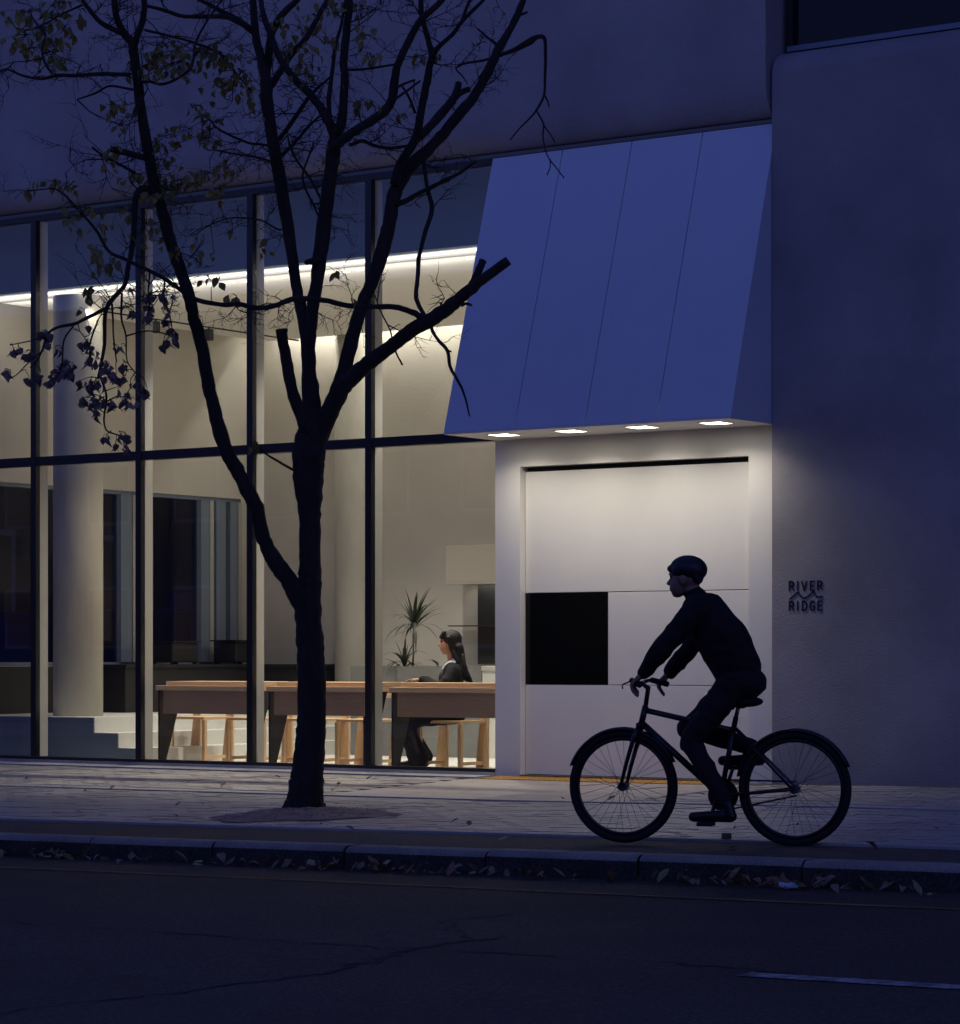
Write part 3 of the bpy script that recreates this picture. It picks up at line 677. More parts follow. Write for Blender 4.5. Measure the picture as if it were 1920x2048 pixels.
# head
hx, hz = .025, 1.135
pr += [('e', (hx-.012, 0, hz+.018), (.086, .072, .088), 0, 'skin'), ('e', (hx+.035, 0, hz-.03), (.052, .058, .082), .12, 'skin'),
       ('e', (hx+.048, 0, hz-.088), (.026, .030, .024), 0, 'skin'), ('c', (hx+.005, -.04, hz-.06), (hx+.045, -.018, hz-.085), .025, .020, 'skin'), ('c', (hx+.005, .04, hz-.06), (hx+.045, .018, hz-.085), .025, .020, 'skin'),
       ('c', (hx+.083, 0, hz-.004), (hx+.104, 0, hz-.030), .0075, .0105, 'skin'), ('c', (hx+.086, -.009, hz-.037), (hx+.086, .009, hz-.037), .009, .009, 'skin'),
       ('c', (hx+.080, -.014, hz-.058), (hx+.080, .014, hz-.058), .0085, .0085, 'skin2'), ('c', (hx+.078, -.012, hz-.068), (hx+.078, .012, hz-.068), .009, .009, 'skin2'),
       ('c', (hx+.076, -.032, hz+.022), (hx+.076, .032, hz+.022), .013, .013, 'skin')]
for s in (-1, 1):
    pr += [('e', (hx+.070, s*.033, hz+.004), (.013, .015, .010), 0, 'hair'), ('e', (hx-.005, s*.072, hz-.01), (.018, .009, .028), 0, 'skin')]
# thighs, shins (wide trousers), feet
for s in (-1, 1):
    kx, kz = (.455, .425) if s > 0 else (.44, .43)
    pr += [('c', (.02, s*.085, .48), (kx-.04, s*.095, kz), .088, .066, 'trous'), ('c', (kx-.04, s*.095, kz), (kx-.09, s*.095, .22), .068, .078, 'trous'),
           ('c', (kx-.09, s*.095, .24), (kx-.155, s*.10, .095), .080, .098, 'trous'), ('c', (kx-.15, s*.10, .05), (kx-.12, s*.10, .05), .045, .045, 'shoe'),
           ('c', (kx-.15, s*.10, .040), (kx+.01, s*.105, .030), .038, .028, 'shoe')]
# arms: near (left) forearm on the table, far hand beside it
for s in (-1, 1):
    el = (.10, s*.235, .725) if s > 0 else (.12, s*.20, .73)
    wr = (.275, s*.10+.06, .800) if s > 0 else (.26, -.02, .80)
    pr += [('c', (-.015, s*.155, .875), (.025, s*.205, .80), .055, .053, 'knit'), ('c', (.025, s*.205, .80), el, .054, .048, 'knit'), ('c', el, tuple(Vector(el).lerp(Vector(wr), .92)), .046, .036, 'knit')]
    hand(pr, wr, (1, -.25*s, -.02), (0, 0, 1), -s, 'skin', curl=.16, scale=.92)
woman = sculpt('person', pr, ['skin', 'skin2', 'hair', 'knit', 'trous', 'shoe'], .0048, folds=.010)
tag(woman, 'person with long black hair in black cardigan and white collar, seated behind the oak table', 'person')
wpos = onY(905, 1400, 1.17); place(woman, (wpos.x, wpos.y, -.03), (-.85, -.53, 0))
hp = [('e', (hx-.020, 0, hz+.026), (.093, .079, .089), 0, 'hair'), ('e', (hx-.048, 0, hz-.03), (.058, .074, .10), 0, 'hair'),
      ('c', (hx+.048, -.035, hz+.085), (hx+.076, -.035, hz+.040), .020, .012, 'hair'), ('c', (hx+.048, .035, hz+.085), (hx+.076, .038, hz+.042), .020, .012, 'hair'), ('c', (hx+.055, 0, hz+.085), (hx+.087, 0, hz+.043), .020, .011, 'hair')]
for s in (-1, 1):
    hp += [('c', (hx+.010, s*.070, hz+.04), (hx-.018, s*.072, hz-.07), .017, .017, 'hair'), ('c', (hx-.018, s*.072, hz-.07), (-.055, s*.075, hz-.18), .017, .020, 'hair')]
hp += [('e', (-.045, 0, hz-.09), (.062, .082, .11), 0, 'hair'), ('c', (-.055, -.04, hz-.05), (-.085, -.05, hz-.22), .046, .040, 'hair'), ('c', (-.055, .04, hz-.05), (-.085, .05, hz-.22), .046, .040, 'hair'),
       ('c', (-.085, .05, hz-.22), (-.135, .055, hz-.33), .045, .028, 'hair'), ('c', (-.085, -.05, hz-.22), (-.13, -.05, hz-.33), .045, .028, 'hair'), ('c', (-.085, 0, hz-.22), (-.135, .0, hz-.33), .045, .030, 'hair')]
hr = sculpt('hair', hp, ['hair'], .005, woman, 3)
mb = MB(); rr = random.Random(3)
for i in range(70):
    y = rr.uniform(-.085, .085); x0 = -.055-rr.uniform(0, .05)
    pts = [(x0, y, hz-.10), (-.10-rr.uniform(0, .02), y*1.05, hz-.22), (-.15-rr.uniform(-.01, .02), y*1.1+rr.uniform(-.015, .015), hz-.34), (-.16-rr.uniform(-.03, .03), y*1.1+rr.uniform(-.03, .03), hz-.38-rr.uniform(0, .09))]
    mb.tube(pts, [.004, .004, .0035, .001], 4)
for i in range(40):
    y = rr.uniform(-.06, .06); mb.tube([(hx+.045, y, hz+.10-.5*y*y*20*.05), (hx+.082-abs(y)*.35, y, hz+.065), (hx+.09-abs(y)*.4, y*1.02, hz+.020+rr.uniform(-.012, .012))], [.004, .0035, .001], 4)
mb.build('hair_strands', M['hair'], woman, smooth=True)
# collar
mb = MB()
for s in (-1, 1):
    mb.add([(-.055, s*.02, 1.00), (-.01, s*.066, .985), (.045, s*.050, .950), (.082, s*.014, .895), (.092, s*.074, .884), (.045, s*.100, .922), (-.03, s*.096, .948), (-.068, s*.03, .965)],
           [(0, 1, 6, 7), (1, 2, 5, 6), (2, 3, 4, 5)])
mb.add([(.066, -.034, .94), (.066, .034, .94), (.116, .03, .84), (.126, .008, .80), (.126, -.008, .80), (.116, -.03, .84)], [(0, 1, 2, 3, 4, 5)])
o = mb.build('shirt_collar', M['shirt'], woman); md = o.modifiers.new('t', 'SOLIDIFY'); md.thickness = .006; md.offset = 1

# bicycle: local x forward, y to the left, z up; origin on the ground midway between the wheels
fw = Vector((-.964, -.267, 0)); bp = Vector((5.232, -5.386, 0)); bp.z = ground(bp.x, bp.y)-.002
BK = thing('bicycle', 'black city bicycle with mudguards being ridden along the strip by the kerb', 'bicycle'); place(BK, bp, fw)
wr_, wb = .33, .51
X, Y_, Z = Vector((1, 0, 0)), Vector((0, 1, 0)), Vector((0, 0, 1))
for x in (wb, -wb):
    wh = MB().lathe([(.026, -.035), (.026, .035)], (0, 0, 0), 14).build('wheel', M['chrome'], BK); wh.location = (x, 0, wr_); wh.rotation_euler = (math.pi/2, 0, 0)
    for nm, R, r, mm in (('tyre', wr_-.022, .022, 'rubber'), ('rim', wr_-.052, .012, 'bikef')):
        MB().torus((0, 0, 0), R, r, X, Y_, 56, 8).build(nm, M[mm], wh, smooth=True)
    mb = MB()
    for k in range(32):
        a = 2*math.pi*k/32; o_ = .5*(1 if k % 2 else -1)*(1 if (k//2) % 2 else -1); zz = .03 if k % 2 else -.03
        mb.tube([(.024*math.cos(a+o_*2), .024*math.sin(a+o_*2), zz), ((wr_-.055)*math.cos(a), (wr_-.055)*math.sin(a), 0)], .0013, 4, cap=False)
    mb.build('spokes', M['chrome'], wh)
    mb = MB(); R = wr_+.014; a0, a1 = ((.35, 2.7) if x > 0 else (.2, 2.75)); n = 26; vs = []
    for i in range(n+1):
        a = a0+(a1-a0)*i/n
        for (dy, dr) in ((-.03, -.012), (-.02, .0), (0, .004), (.02, 0), (.03, -.012)): vs.append((x+(R+dr)*math.cos(a), dy, wr_+(R+dr)*math.sin(a)))
    mb.add(vs, [(i*5+k, i*5+k+1, (i+1)*5+k+1, (i+1)*5+k) for i in range(n) for k in range(4)])
    o = mb.build('mudguard', M['bikef'], BK, smooth=True); md = o.modifiers.new('t', 'SOLIDIFY'); md.thickness = .003
bb = (-.075, 0, .285); st = (-.165, 0, .74); ht = (.375, 0, .80); hb = (.405, 0, .68)
mb = MB()
for a, b, r in ((bb, st, .016), (ht, hb, .019), (bb, (.398, 0, .70), .020), ((-.155, 0, .66), (.378, 0, .775), .017)): mb.tube([a, b], r, 12)
for s in (-1, 1): mb.tube([(bb[0], s*.03, bb[2]), (-wb, s*.06, wr_)], .010, 8).tube([(-.155, s*.018, .68), (-wb, s*.06, wr_)], .008, 8)
mb.build('frame', M['bikef'], BK, smooth=True)
mb = MB()
for s in (-1, 1): mb.tube([(.405, s*.03, .69), (.43, s*.055, .62), (.48, s*.058, .45), (wb, s*.058, wr_)], [.015, .015, .012, .010], 8)
mb.tube([(.405, -.055, .69), (.405, .055, .69)], .015, 8); mb.build('fork', M['bikef'], BK, smooth=True)
mb = MB().tube([ht, (.36, 0, .90), (.40, 0, .935)], .014, 10); mb.tube([(.33, -.29, .925), (.40, -.20, .95), (.415, -.08, .94), (.40, 0, .935), (.415, .08, .94), (.40, .20, .95), (.33, .29, .925)], .011, 10)
mb.build('handlebar', M['bikef'], BK, smooth=True)
for s in (-1, 1):
    MB().tube([(.40, s*.2, .95), (.325, s*.295, .923)], .017, 10).build('grip', M['rubber'], BK, smooth=True)
    MB().tube([(.41, s*.19, .945), (.45, s*.22, .925), (.43, s*.285, .905)], .005, 6).build('brake_lever', M['steel'], BK)
MB().tube([st, (-.18, 0, .80)], .012, 10).build('seat_post', M['chrome'], BK, smooth=True)
mb = MB(); ellipsoid(mb, (-.225, 0, .828), (.10, .085, .032)); capsule(mb, (-.20, 0, .832), (-.04, 0, .832), .045, .022)
mb.build('saddle', M['rubber'], BK, smooth=True)
cr = MB().lathe([(.09, -.003), (.09, .003)], (0, 0, 0), 36).build('chainring', M['steel'], BK); cr.location = (bb[0], -.055, bb[2]); cr.rotation_euler = (math.pi/2, 0, 0)
mb = MB().tube([(bb[0], -.055, bb[2]+.09), (-wb, -.055, wr_+.04)], .006, 6).tube([(bb[0], -.055, bb[2]-.09), (-wb, -.055, wr_-.04)], .006, 6); mb.build('chain', M['steel'], BK)
ca = math.radians(-72); cv = Vector((math.cos(ca), 0, math.sin(ca)))*.165; bbv = Vector(bb)
pedal = {}
for s in (1, -1):
    e = bbv+cv*s+Vector((0, s*.085, 0)); MB().tube([bbv+Vector((0, s*.07, 0)), e], [.014, .010], 8).build('crank', M['steel'], BK); pedal[s] = e
    MB().box(e.x-.045, e.x+.045, min(e.y+s*.008, e.y+s*.10), max(e.y+s*.008, e.y+s*.10), e.z-.011, e.z+.011).build('pedal', M['rubber'], BK, bevel=.003)
MB().tube([bbv+Vector((0, -.08, 0)), bbv+Vector((0, .08, 0))], .018, 10).build('bottom_bracket', M['steel'], BK)

# rider
pr = [('c', (-.19, -.08, .955), (-.19, .08, .955), .108, .108, 'trous'), ('e', (-.215, 0, .935), (.125, .165, .095), 0, 'trous')]
pr += [('c', (-.17, -.06, 1.02), (-.08, -.075, 1.20), .125, .138, 'knit'), ('c', (-.17, .06, 1.02), (-.08, .075, 1.20), .125, .138, 'knit'),
       ('c', (-.08, -.08, 1.20), (.02, -.09, 1.345), .138, .108, 'knit'), ('c', (-.08, .08, 1.20), (.02, .09, 1.345), .138, .108, 'knit'),
       ('c', (.03, -.15, 1.365), (.03, .15, 1.365), .068, .068, 'knit'), ('c', (.035, 0, 1.37), (.085, 0, 1.44), .075, .06, 'knit'), ('c', (.06, 0, 1.40), (.105, 0, 1.485), .052, .05, 'skin2')]
hx2, hz2 = .135, 1.55
pr += [('e', (hx2-.012, 0, hz2+.012), (.092, .076, .092), .0, 'skin2'), ('e', (hx2+.038, 0, hz2-.04), (.054, .060, .082), .15, 'skin2'), ('e', (hx2+.052, 0, hz2-.098), (.028, .032, .024), 0, 'skin2'),
       ('c', (hx2+.086, 0, hz2-.012), (hx2+.104, 0, hz2-.040), .009, .011, 'skin2'), ('c', (hx2+.084, -.015, hz2-.070), (hx2+.084, .015, hz2-.070), .010, .010, 'skin2'), ('c', (hx2+.078, -.034, hz2+.015), (hx2+.078, .034, hz2+.015), .014, .014, 'skin2')]
for s in (-1, 1): pr += [('e', (hx2-.005, s*.076, hz2-.02), (.018, .010, .030), 0, 'skin2'), ('e', (hx2+.074, s*.034, hz2-.005), (.012, .014, .009), 0, 'hair')]
for s in (1, -1):
    sh = Vector((.03, s*.185, 1.345)); el = Vector((.195, s*.30, 1.125)); wr = Vector((.315, s*.275, .985))
    pr += [('c', tuple(sh), tuple(el), .070, .058, 'knit'), ('c', tuple(el), tuple(el.lerp(wr, .9)), .058, .042, 'knit')]
    hand(pr, wr, (.45, -.05*s, -.42), (.6, 0, .62), -s, 'skin2', curl=.95, scale=1.0)
    pd = pedal[s]; hipj = Vector((-.17, s*.095, .93)); ank = Vector((pd.x-.125, pd.y+s*.05, pd.z+.115))
    a = .415; b = .42; dv = ank-hipj; L_ = min(dv.length, .83); dirv = dv.normalized(); ux = (L_*L_+a*a-b*b)/(2*L_); h = math.sqrt(max(a*a-ux*ux, 0)); perp = Vector((-dirv.z, 0, dirv.x)); perp = perp if perp.x > 0 else -perp
    kn = hipj+dirv*ux+perp*h
    pr += [('c', tuple(hipj), tuple(kn), .092, .064, 'trous'), ('c', tuple(kn), tuple(kn.lerp(ank, .45)), .060, .056, 'trous'), ('c', tuple(kn.lerp(ank, .45)), tuple(kn.lerp(ank, .93)), .056, .044, 'trous'),
           ('c', tuple(ank), tuple(ank+Vector((-.015, 0, -.06))), .036, .036, 'shoe'), ('c', (ank.x-.02, ank.y, pd.z+.048), (pd.x+.075, ank.y, pd.z+.040), .036, .029, 'shoe')]
rider = sculpt('person', pr, ['skin2', 'hair', 'knit', 'trous', 'shoe'], .0055, folds=.012)
tag(rider, 'person in dark jacket, trousers and helmet riding the bicycle, leaning on the handlebar', 'person'); place(rider, bp, fw)
hm = [('e', (hx2-.018, 0, hz2+.042), (.112, .090, .082), .06, 'steel')]
hel = sculpt('helmet', hm+[('c', (hx2+.08, -.03, hz2+.045), (hx2+.08, .03, hz2+.045), .022, .022, 'steel'), ('e', (hx2-.07, 0, hz2+.0), (.035, .07, .05), 0, 'steel')], ['steel'], .005, rider)

# ------------------------------------------------------------------ tree
TT = 19.80
TR = thing('street_tree', 'dark street tree with pruned forked limbs and sparse withered leaves', 'tree', (0, 0, 0))
def smooth_path(pts, sub=5):
    P_ = [np.array(p, float) for p in pts]; P_ = [2*P_[0]-P_[1]]+P_+[2*P_[-1]-P_[-2]]; out = []
    for i in range(1, len(P_)-2):
        for k in range(sub):
            t = k/sub; a, b, c, d = P_[i-1:i+3]
            out.append(.5*((2*b)+(-a+c)*t+(2*a-5*b+4*c-d)*t*t+(-a+3*b-3*c+d)*t**3))
    out.append(P_[-2]); return out
SAMP = []
def limb(name, pts, t0, t1, n=10, sub=5, rough=.05, rmin=1.2):
    """pts are (u, v, radius) seen from the road; the limb leans from depth t0 to t1"""
    q = smooth_path(pts, sub); mb = MB(); P_ = []; R_ = []; m = len(q)
    for i, (u, v, r) in enumerate(q):
        f = i/(m-1); t = t0+(t1-t0)*f; p = at(u, v, t)
        r = max(r, rmin)*t/FPX
        if r > .012: r *= 1+.09*mnoise.noise((i*.45, u*.013, 3.1))
        if 0 < i < m-1: p = p+Vector((random.gauss(0, 1), random.gauss(0, 1), random.gauss(0, 1)))*r*rough*.9
        P_.append(p); R_.append(r*(1+.4*random.uniform(-rough, rough)))
        if v < 1000: SAMP.append((p, r))
    mb.tube(P_, R_, n, jit=.05 if n > 6 else 0)
    return mb.build(name, M['bark'], TR, smooth=True)
t0 = TT
limb('trunk', [(606, 1634, 50), (608, 1622, 44), (611, 1600, 37.5), (614, 1560, 33.5), (617, 1519, 31.5), (622, 1460, 29), (624, 1410, 28), (622, 1320, 28), (618, 1260, 27), (616, 1218, 27), (618, 1170, 25), (620, 1140, 22.5), (620, 1050, 21.5), (618, 997, 26), (617, 933, 32), (619, 890, 33), (626, 850, 26), (624, 820, 17)], t0, t0, 22, 6, .018)
limb('limb', [(610, 1215, 20), (591, 1182, 20), (570, 1149, 17.5), (552, 1125, 17), (534, 1095, 15), (522, 1059, 14.5), (512, 1015, 15.5), (494, 980, 15), (474, 939, 14), (453, 902, 14.5), (436, 850, 14), (426, 809, 13), (415, 757, 13), (402, 689, 13), (388, 637, 12.5), (378, 593, 12), (360, 534, 12), (343, 491, 12), (330, 443, 12), (316, 395, 11), (302, 336, 11), (292, 275, 10.5), (281, 213, 10), (275, 161, 10), (268, 113, 9.5), (264, 85, 9), (252, 72, 8), (238, 48, 7), (230, 21, 6.5), (228, -20, 6), (222, -80, 4)], t0, t0-.75, 14, 4, .05)
limb('limb', [(618, 890, 24), (624, 836, 21), (620, 772, 16.5), (617, 707, 14), (607, 640, 12), (597, 595, 11.5), (588, 540, 11), (575, 450, 12), (557, 343, 13), (545, 275, 12), (534, 206, 13), (531, 154, 11.5), (520, 110, 9), (511, 69, 8), (506, 0, 7), (500, -70, 5)], t0, t0+.5, 14, 4, .05)
limb('limb', [(618, 700, 12), (622, 650, 12), (628, 595, 12.5), (638, 530, 14), (648, 450, 14.5), (657, 378, 14), (662, 343, 14), (667, 302, 14), (672, 270, 12), (682, 247, 10), (687, 206, 9), (689, 154, 8), (687, 120, 8), (692, 69, 8), (697, 21, 8), (702, -60, 6)], t0+.1, t0-.2, 14, 4, .05)
limb('limb', [(632, 880, 20), (655, 836, 18), (672, 790, 16), (689, 740, 15.5), (705, 675, 14.5), (724, 611, 13), (750, 547, 14), (770, 482, 14.5), (780, 440, 13.5), (787, 395, 13.5), (802, 362, 13), (826, 326, 13), (864, 292, 11.5), (895, 257, 11), (922, 223, 11), (946, 196, 10), (970, 154, 9.5), (987, 120, 9), (998, 96, 9), (1018, 62, 7.5), (1036, 27, 7), (1052, -20, 6), (1070, -80, 4)], t0, t0+.35, 14, 4, .05)
limb('limb', [(628, 885, 20), (652, 840, 19), (669, 804, 18), (688, 772, 17), (717, 743, 16), (749, 717, 15), (788, 688, 14), (830, 656, 14.5), (862, 640, 14.5), (901, 611, 13.5), (933, 585, 12.5), (965, 559, 10.5), (1017, 521, 9.5)], t0, t0-.6, 14, 5, .05)
limb('limb_stub', [(563, 658, 11.5), (565, 680, 11), (571, 708, 11), (582, 772, 12), (598, 820, 12.5), (618, 860, 15), (634, 882, 16)], t0-.22, t0-.05, 14, 5, .05)
def br(*pts, dt=(0, 0), n=7, nm='branch'): limb(nm, list(pts), t0+dt[0], t0+dt[1], n, 4, .05)
br((938, 580, 8), (948, 562, 8), (958, 540, 8), (966, 521, 7.5), dt=(-.5, -.45), n=10)
br((266, 95, 8), (275, 69, 7), (287, 34, 6.5), (288, -5, 6), (285, -60, 4), dt=(-.7, -.9), n=9)
br((242, 66, 6), (206, 48, 5), (185, 27, 4.5), (165, 0, 4), (140, -40, 3), dt=(-.7, -.6))
br((533, 148, 8), (538, 110, 8), (542, 72, 8), (563, 31, 7), (594, 0, 6), (620, -40, 4), dt=(.45, .2), n=9)
br((540, 172, 8), (550, 160, 7), (579, 113, 6.5), (613, 75, 6), (637, 31, 5), (654, 0, 5), (670, -40, 4), dt=(.42, .75), n=9)
br((668, 268, 11), (660, 248, 10), (644, 220, 9), (620, 189, 8), (589, 158, 7.5), (558, 113, 7), (540, 65, 6.5), (527, 31, 6), (520, -20, 4), dt=(-.12, .35), n=9)
br((662, 255, 6), (658, 220, 5), (658, 192, 5), (665, 137, 4), (672, 86, 4), (682, 51, 3), (690, 0, 2.5), dt=(-.15, -.4))
br((672, 292, 11), (684, 281, 10), (706, 264, 9.5), (740, 244, 9.5), (768, 223, 10), (785, 196, 9.5), (790, 154, 9), (797, 127, 8), (819, 79, 7.5), (843, 38, 7), (878, 7, 6.5), (905, -30, 5), dt=(-.15, -.5), n=10)
br((790, 370, 10), (797, 336, 9.5), (812, 309, 9), (830, 281, 9), (838, 247, 8.5), (845, 206, 8), (854, 165, 8), (860, 130, 7), (864, 113, 6.5), (857, 82, 5.5), (848, 51, 5.5), (842, 20, 5.5), (843, -30, 4), dt=(.1, -.25), n=9)
br((864, 115, 6), (878, 93, 5), (905, 69, 4.5), (926, 41, 4), (967, 0, 3.5), (990, -30, 2), dt=(-.15, -.3))
br((922, 46, 3.5), (930, 25, 3.5), (939, 0, 3), (945, -30, 2), dt=(-.25, -.3))
br((832, 280, 8), (848, 265, 8.5), (871, 240, 9), (895, 213, 9), (910, 192, 8), (917, 166, 6.5), dt=(.05, .3), n=9)
br((908, 196, 7), (922, 185, 6), (939, 178, 5.5), dt=(.27, .3), n=8)
br((998, 110, 4), (1025, 101, 4.5), (1056, 88, 4.5), (1072, 76, 4.5), (1084, 73, 4.5), (1090, 82, 3.8), (1091, 120, 3.2), (1090, 154, 3), (1088, 190, 2.6), (1073, 220, 2.2), (1056, 240, 1.8), (1038, 258, 1.5), (1020, 280, 1.2), dt=(.3, 0))
br((1000, 112, 3), (1030, 97, 3), (1055, 81, 3.2), (1075, 72, 3.2), (1089, 75, 3), dt=(.3, .05))
br((1073, 222, 2), (1087, 248, 1.8), (1086, 275, 1.5), (1094, 310, 1.4), (1112, 335, 1.3), (1128, 356, 1), dt=(0, -.1))
br((1089, 190, 2), (1096, 204, 1.6), (1098, 215, 1.2), dt=(0, 0)); br((1087, 250, 1.5), (1100, 268, 1.3), (1110, 285, 1), dt=(0, 0)); br((1100, 318, 1.3), (1100, 335, 1.2), (1094, 350, 1), dt=(-.05, -.08))
br((988, 116, 3), (960, 122, 2.6), (929, 127, 2.4), (912, 137, 1.8), (925, 152, 1.4), (935, 168, 1.2), dt=(.3, .2))
br((846, 322, 4), (850, 345, 4), (855, 378, 4.2), (864, 419, 4.8), (852, 460, 4.6), (838, 515, 4.6), (836, 549, 4.6), (832, 590, 4.8), (838, 612, 4.6), (852, 636, 4.5), dt=(.2, -.42))
br((793, 408, 6), (815, 400, 5.5), (843, 384, 5), (878, 367, 4.5), (912, 350, 3.8), (935, 335, 3), (952, 322, 2), dt=(.1, -.1))
br((862, 652, 4), (866, 664, 3.6), (878, 682, 3.6), (895, 702, 3.8), (900, 733, 3.4), (914, 758, 3), (925, 780, 2.5), (933, 805, 2), (939, 833, 1.4), dt=(-.4, -.5))
br((895, 702, 2.5), (903, 703, 2), dt=(-.44, -.44), n=6)
br((852, 648, 8), (838, 632, 7), (820, 623, 6.2), (788, 614, 5.8), (740, 613, 5.6), (695, 611, 5.6), (643, 600, 5.6), (588, 598, 5.6), (547, 612, 5.3), (514, 616, 5.2), (476, 608, 5), (450, 610, 4.8), (395, 600, 4.8), (364, 582, 4.6), (330, 558, 4.2), (292, 538, 4), (247, 517, 3.8), (218, 503, 3.4), (192, 460, 3), (165, 429, 2.6), (137, 398, 2.2), (110, 378, 1.6), (60, 382, 1), dt=(-.38, -.9), n=8)
br((261, 150, 4.5), (206, 148, 4.2), (154, 151, 3.8), (113, 151, 3.6), (82, 158, 3), (45, 151, 2.6), (14, 139, 2.2), (-10, 148, 2), dt=(-.68, -1.0))
br((108, 150, 3), (92, 130, 2.6), (84, 100, 2.4), (90, 70, 2), (70, 45, 1.6), (60, 20, 1.2), dt=(-.9, -.8))
br((165, 10, 2.5), (120, 30, 2), (95, 45, 1.8), (60, 60, 1.4), (30, 55, 1), dt=(-.6, -.7))
br((270, 180, 2.8), (220, 172, 2.5), (192, 186, 2.2), (154, 199, 1.5), dt=(-.65, -.7))
br((292, 316, 7), (250, 305, 6.5), (221, 298, 6), dt=(-.55, -.6), n=9)
br((270, 346, 3.4), (245, 332, 3.2), (220, 319, 3), (200, 307, 2.6), (184, 294, 2.4), dt=(-.55, -.62))
br((318, 398, 8), (296, 378, 7.5), (278, 382, 7), (270, 405, 6.5), (268, 450, 6), (264, 500, 5.5), (256, 534, 5.2), (250, 569, 5), (227, 596, 5), (213, 617, 4.6), (209, 648, 4), (209, 689, 3.6), (202, 730, 3), (196, 757, 2.6), dt=(-.5, -.85), n=9)
br((215, 615, 4), (178, 634, 3.6), (148, 648, 3.5), (117, 654, 3), (96, 668, 2.6), (86, 696, 2.2), (75, 720, 1.6), (60, 735, 1.2), dt=(-.8, -1.0))
br((224, 608, 2.4), (226, 640, 2), (227, 672, 1.8), (233, 723, 1.4), dt=(-.78, -.7)); br((244, 586, 2.4), (243, 637, 2.1), (252, 672, 1.8), (254, 720, 1.4), (270, 745, 1.2), dt=(-.76, -.6))
br((200, 750, 2.4), (213, 792, 2.2), (208, 836, 2), (213, 860, 1.8), (230, 868, 1.5), (250, 872, 1.4), dt=(-.84, -.8)); br((148, 650, 2), (128, 680, 1.8), (125, 720, 1.6), (122, 740, 1.3), dt=(-.85, -.9))
br((196, 640, 2), (180, 690, 1.8), (185, 740, 1.4), dt=(-.8, -.75)); br((88, 700, 1.6), (60, 722, 1.4), (35, 748, 1.2), (14, 760, 1), dt=(-.97, -1.0)); br((98, 672, 1.8), (60, 682, 1.4), (20, 690, 1), dt=(-.95, -1.05))
br((252, 672, 1.8), (290, 662, 1.6), (320, 665, 1.4), (345, 672, 1.1), dt=(-.7, -.6)); br((330, 560, 2), (328, 590, 1.8), (338, 625, 1.6), (345, 660, 1.2), dt=(-.75, -.65)); br((300, 545, 2), (297, 580, 1.7), (300, 620, 1.3), dt=(-.78, -.7))
br((296, 12, 3.2), (330, 21, 4), (371, 33, 4.2), (446, 33, 5), (480, 46, 5.6), (508, 66, 6), dt=(-.4, .5)); br((390, -6, 4), (420, 10, 4.4), (446, 24, 5), (480, 41, 5.2), (506, 62, 6), dt=(.2, .5))
br((276, 165, 3.4), (300, 163, 3), (330, 168, 3), (378, 141, 2.8), (388, 110, 2.6), (391, 86, 2.6), (412, 45, 2.4), (443, 0, 2), dt=(-.66, -.3)); br((290, 60, 2.8), (340, 72, 2.6), (390, 86, 2.5), (440, 108, 2.2), (475, 150, 1.8), (500, 180, 1.6), dt=(-.6, .2))
br((546, 292, 3), (515, 288, 2.6), (494, 285, 2.6), (440, 260, 2.2), (420, 240, 1.6), dt=(.35, .1)); br((556, 330, 3), (520, 316, 2.4), (470, 308, 2), (430, 300, 1.6), dt=(.35, 0))
br((557, 280, 5), (580, 250, 4.6), (600, 220, 4.4), (620, 192, 4), (640, 172, 3), (665, 150, 2), dt=(.4, .2)); br((560, 315, 4), (590, 285, 3.4), (620, 250, 3), (640, 232, 2.4), dt=(.4, .1))
br((575, 440, 2.4), (560, 460, 2), (520, 440, 1.8), (460, 436, 1.5), (420, 450, 1.2), dt=(.3, .2)); br((640, 520, 6), (626, 522, 7), (612, 525, 5), dt=(0, -.1), n=8)
br((700, 290, 4), (725, 282, 4.2), (745, 290, 3.8), (775, 296, 3.4), (815, 292, 3), dt=(-.2, .1)); br((792, 175, 3), (815, 165, 2.6), (829, 160, 2.6), dt=(-.4, -.3)); br((788, 200, 3), (812, 183, 2.6), (840, 162, 2.2), dt=(-.4, -.2)); br((690, 140, 3), (730, 138, 2.6), (770, 132, 2.4), (795, 128, 2), dt=(-.3, -.3))
br((830, 225, 3), (818, 195, 2.6), (803, 170, 2.2), dt=(0, -.2)); br((640, 395, 2.4), (622, 360, 2.6), (600, 330, 2.6), (582, 300, 2.2), (575, 270, 1.8), dt=(.05, .3)); br((650, 460, 1.8), (632, 420, 2), (612, 380, 2.6), (605, 350, 2.4), (615, 320, 2), (628, 285, 2), dt=(0, .1))
br((430, 900, 2.6), (500, 892, 2), dt=(-.3, -.3), n=6) if False else None
br((586, 940, 3), (560, 925, 2.6), (532, 908, 2.2), (515, 893, 1.6), (502, 885, 1.2), dt=(-.05, -.2)); br((995, 90, 3), (975, 75, 2.4), (955, 57, 1.8), dt=(.33, .3)); br((1036, 32, 3), (1055, 24, 2.4), dt=(.35, .35), n=6); br((805, 730, 2), (790, 700, 1.8), (780, 660, 1.6), (760, 620, 1.5), (750, 590, 1), dt=(-.4, -.5))
br((930, 225, 2.4), (938, 222, 2), dt=(.3, .3), n=6); br((922, 612, 4), (932, 607, 3.4), (944, 611, 2.6), dt=(-.5, -.5), n=6); br((884, 612, 3), (880, 605, 2), dt=(-.5, -.5), n=6)

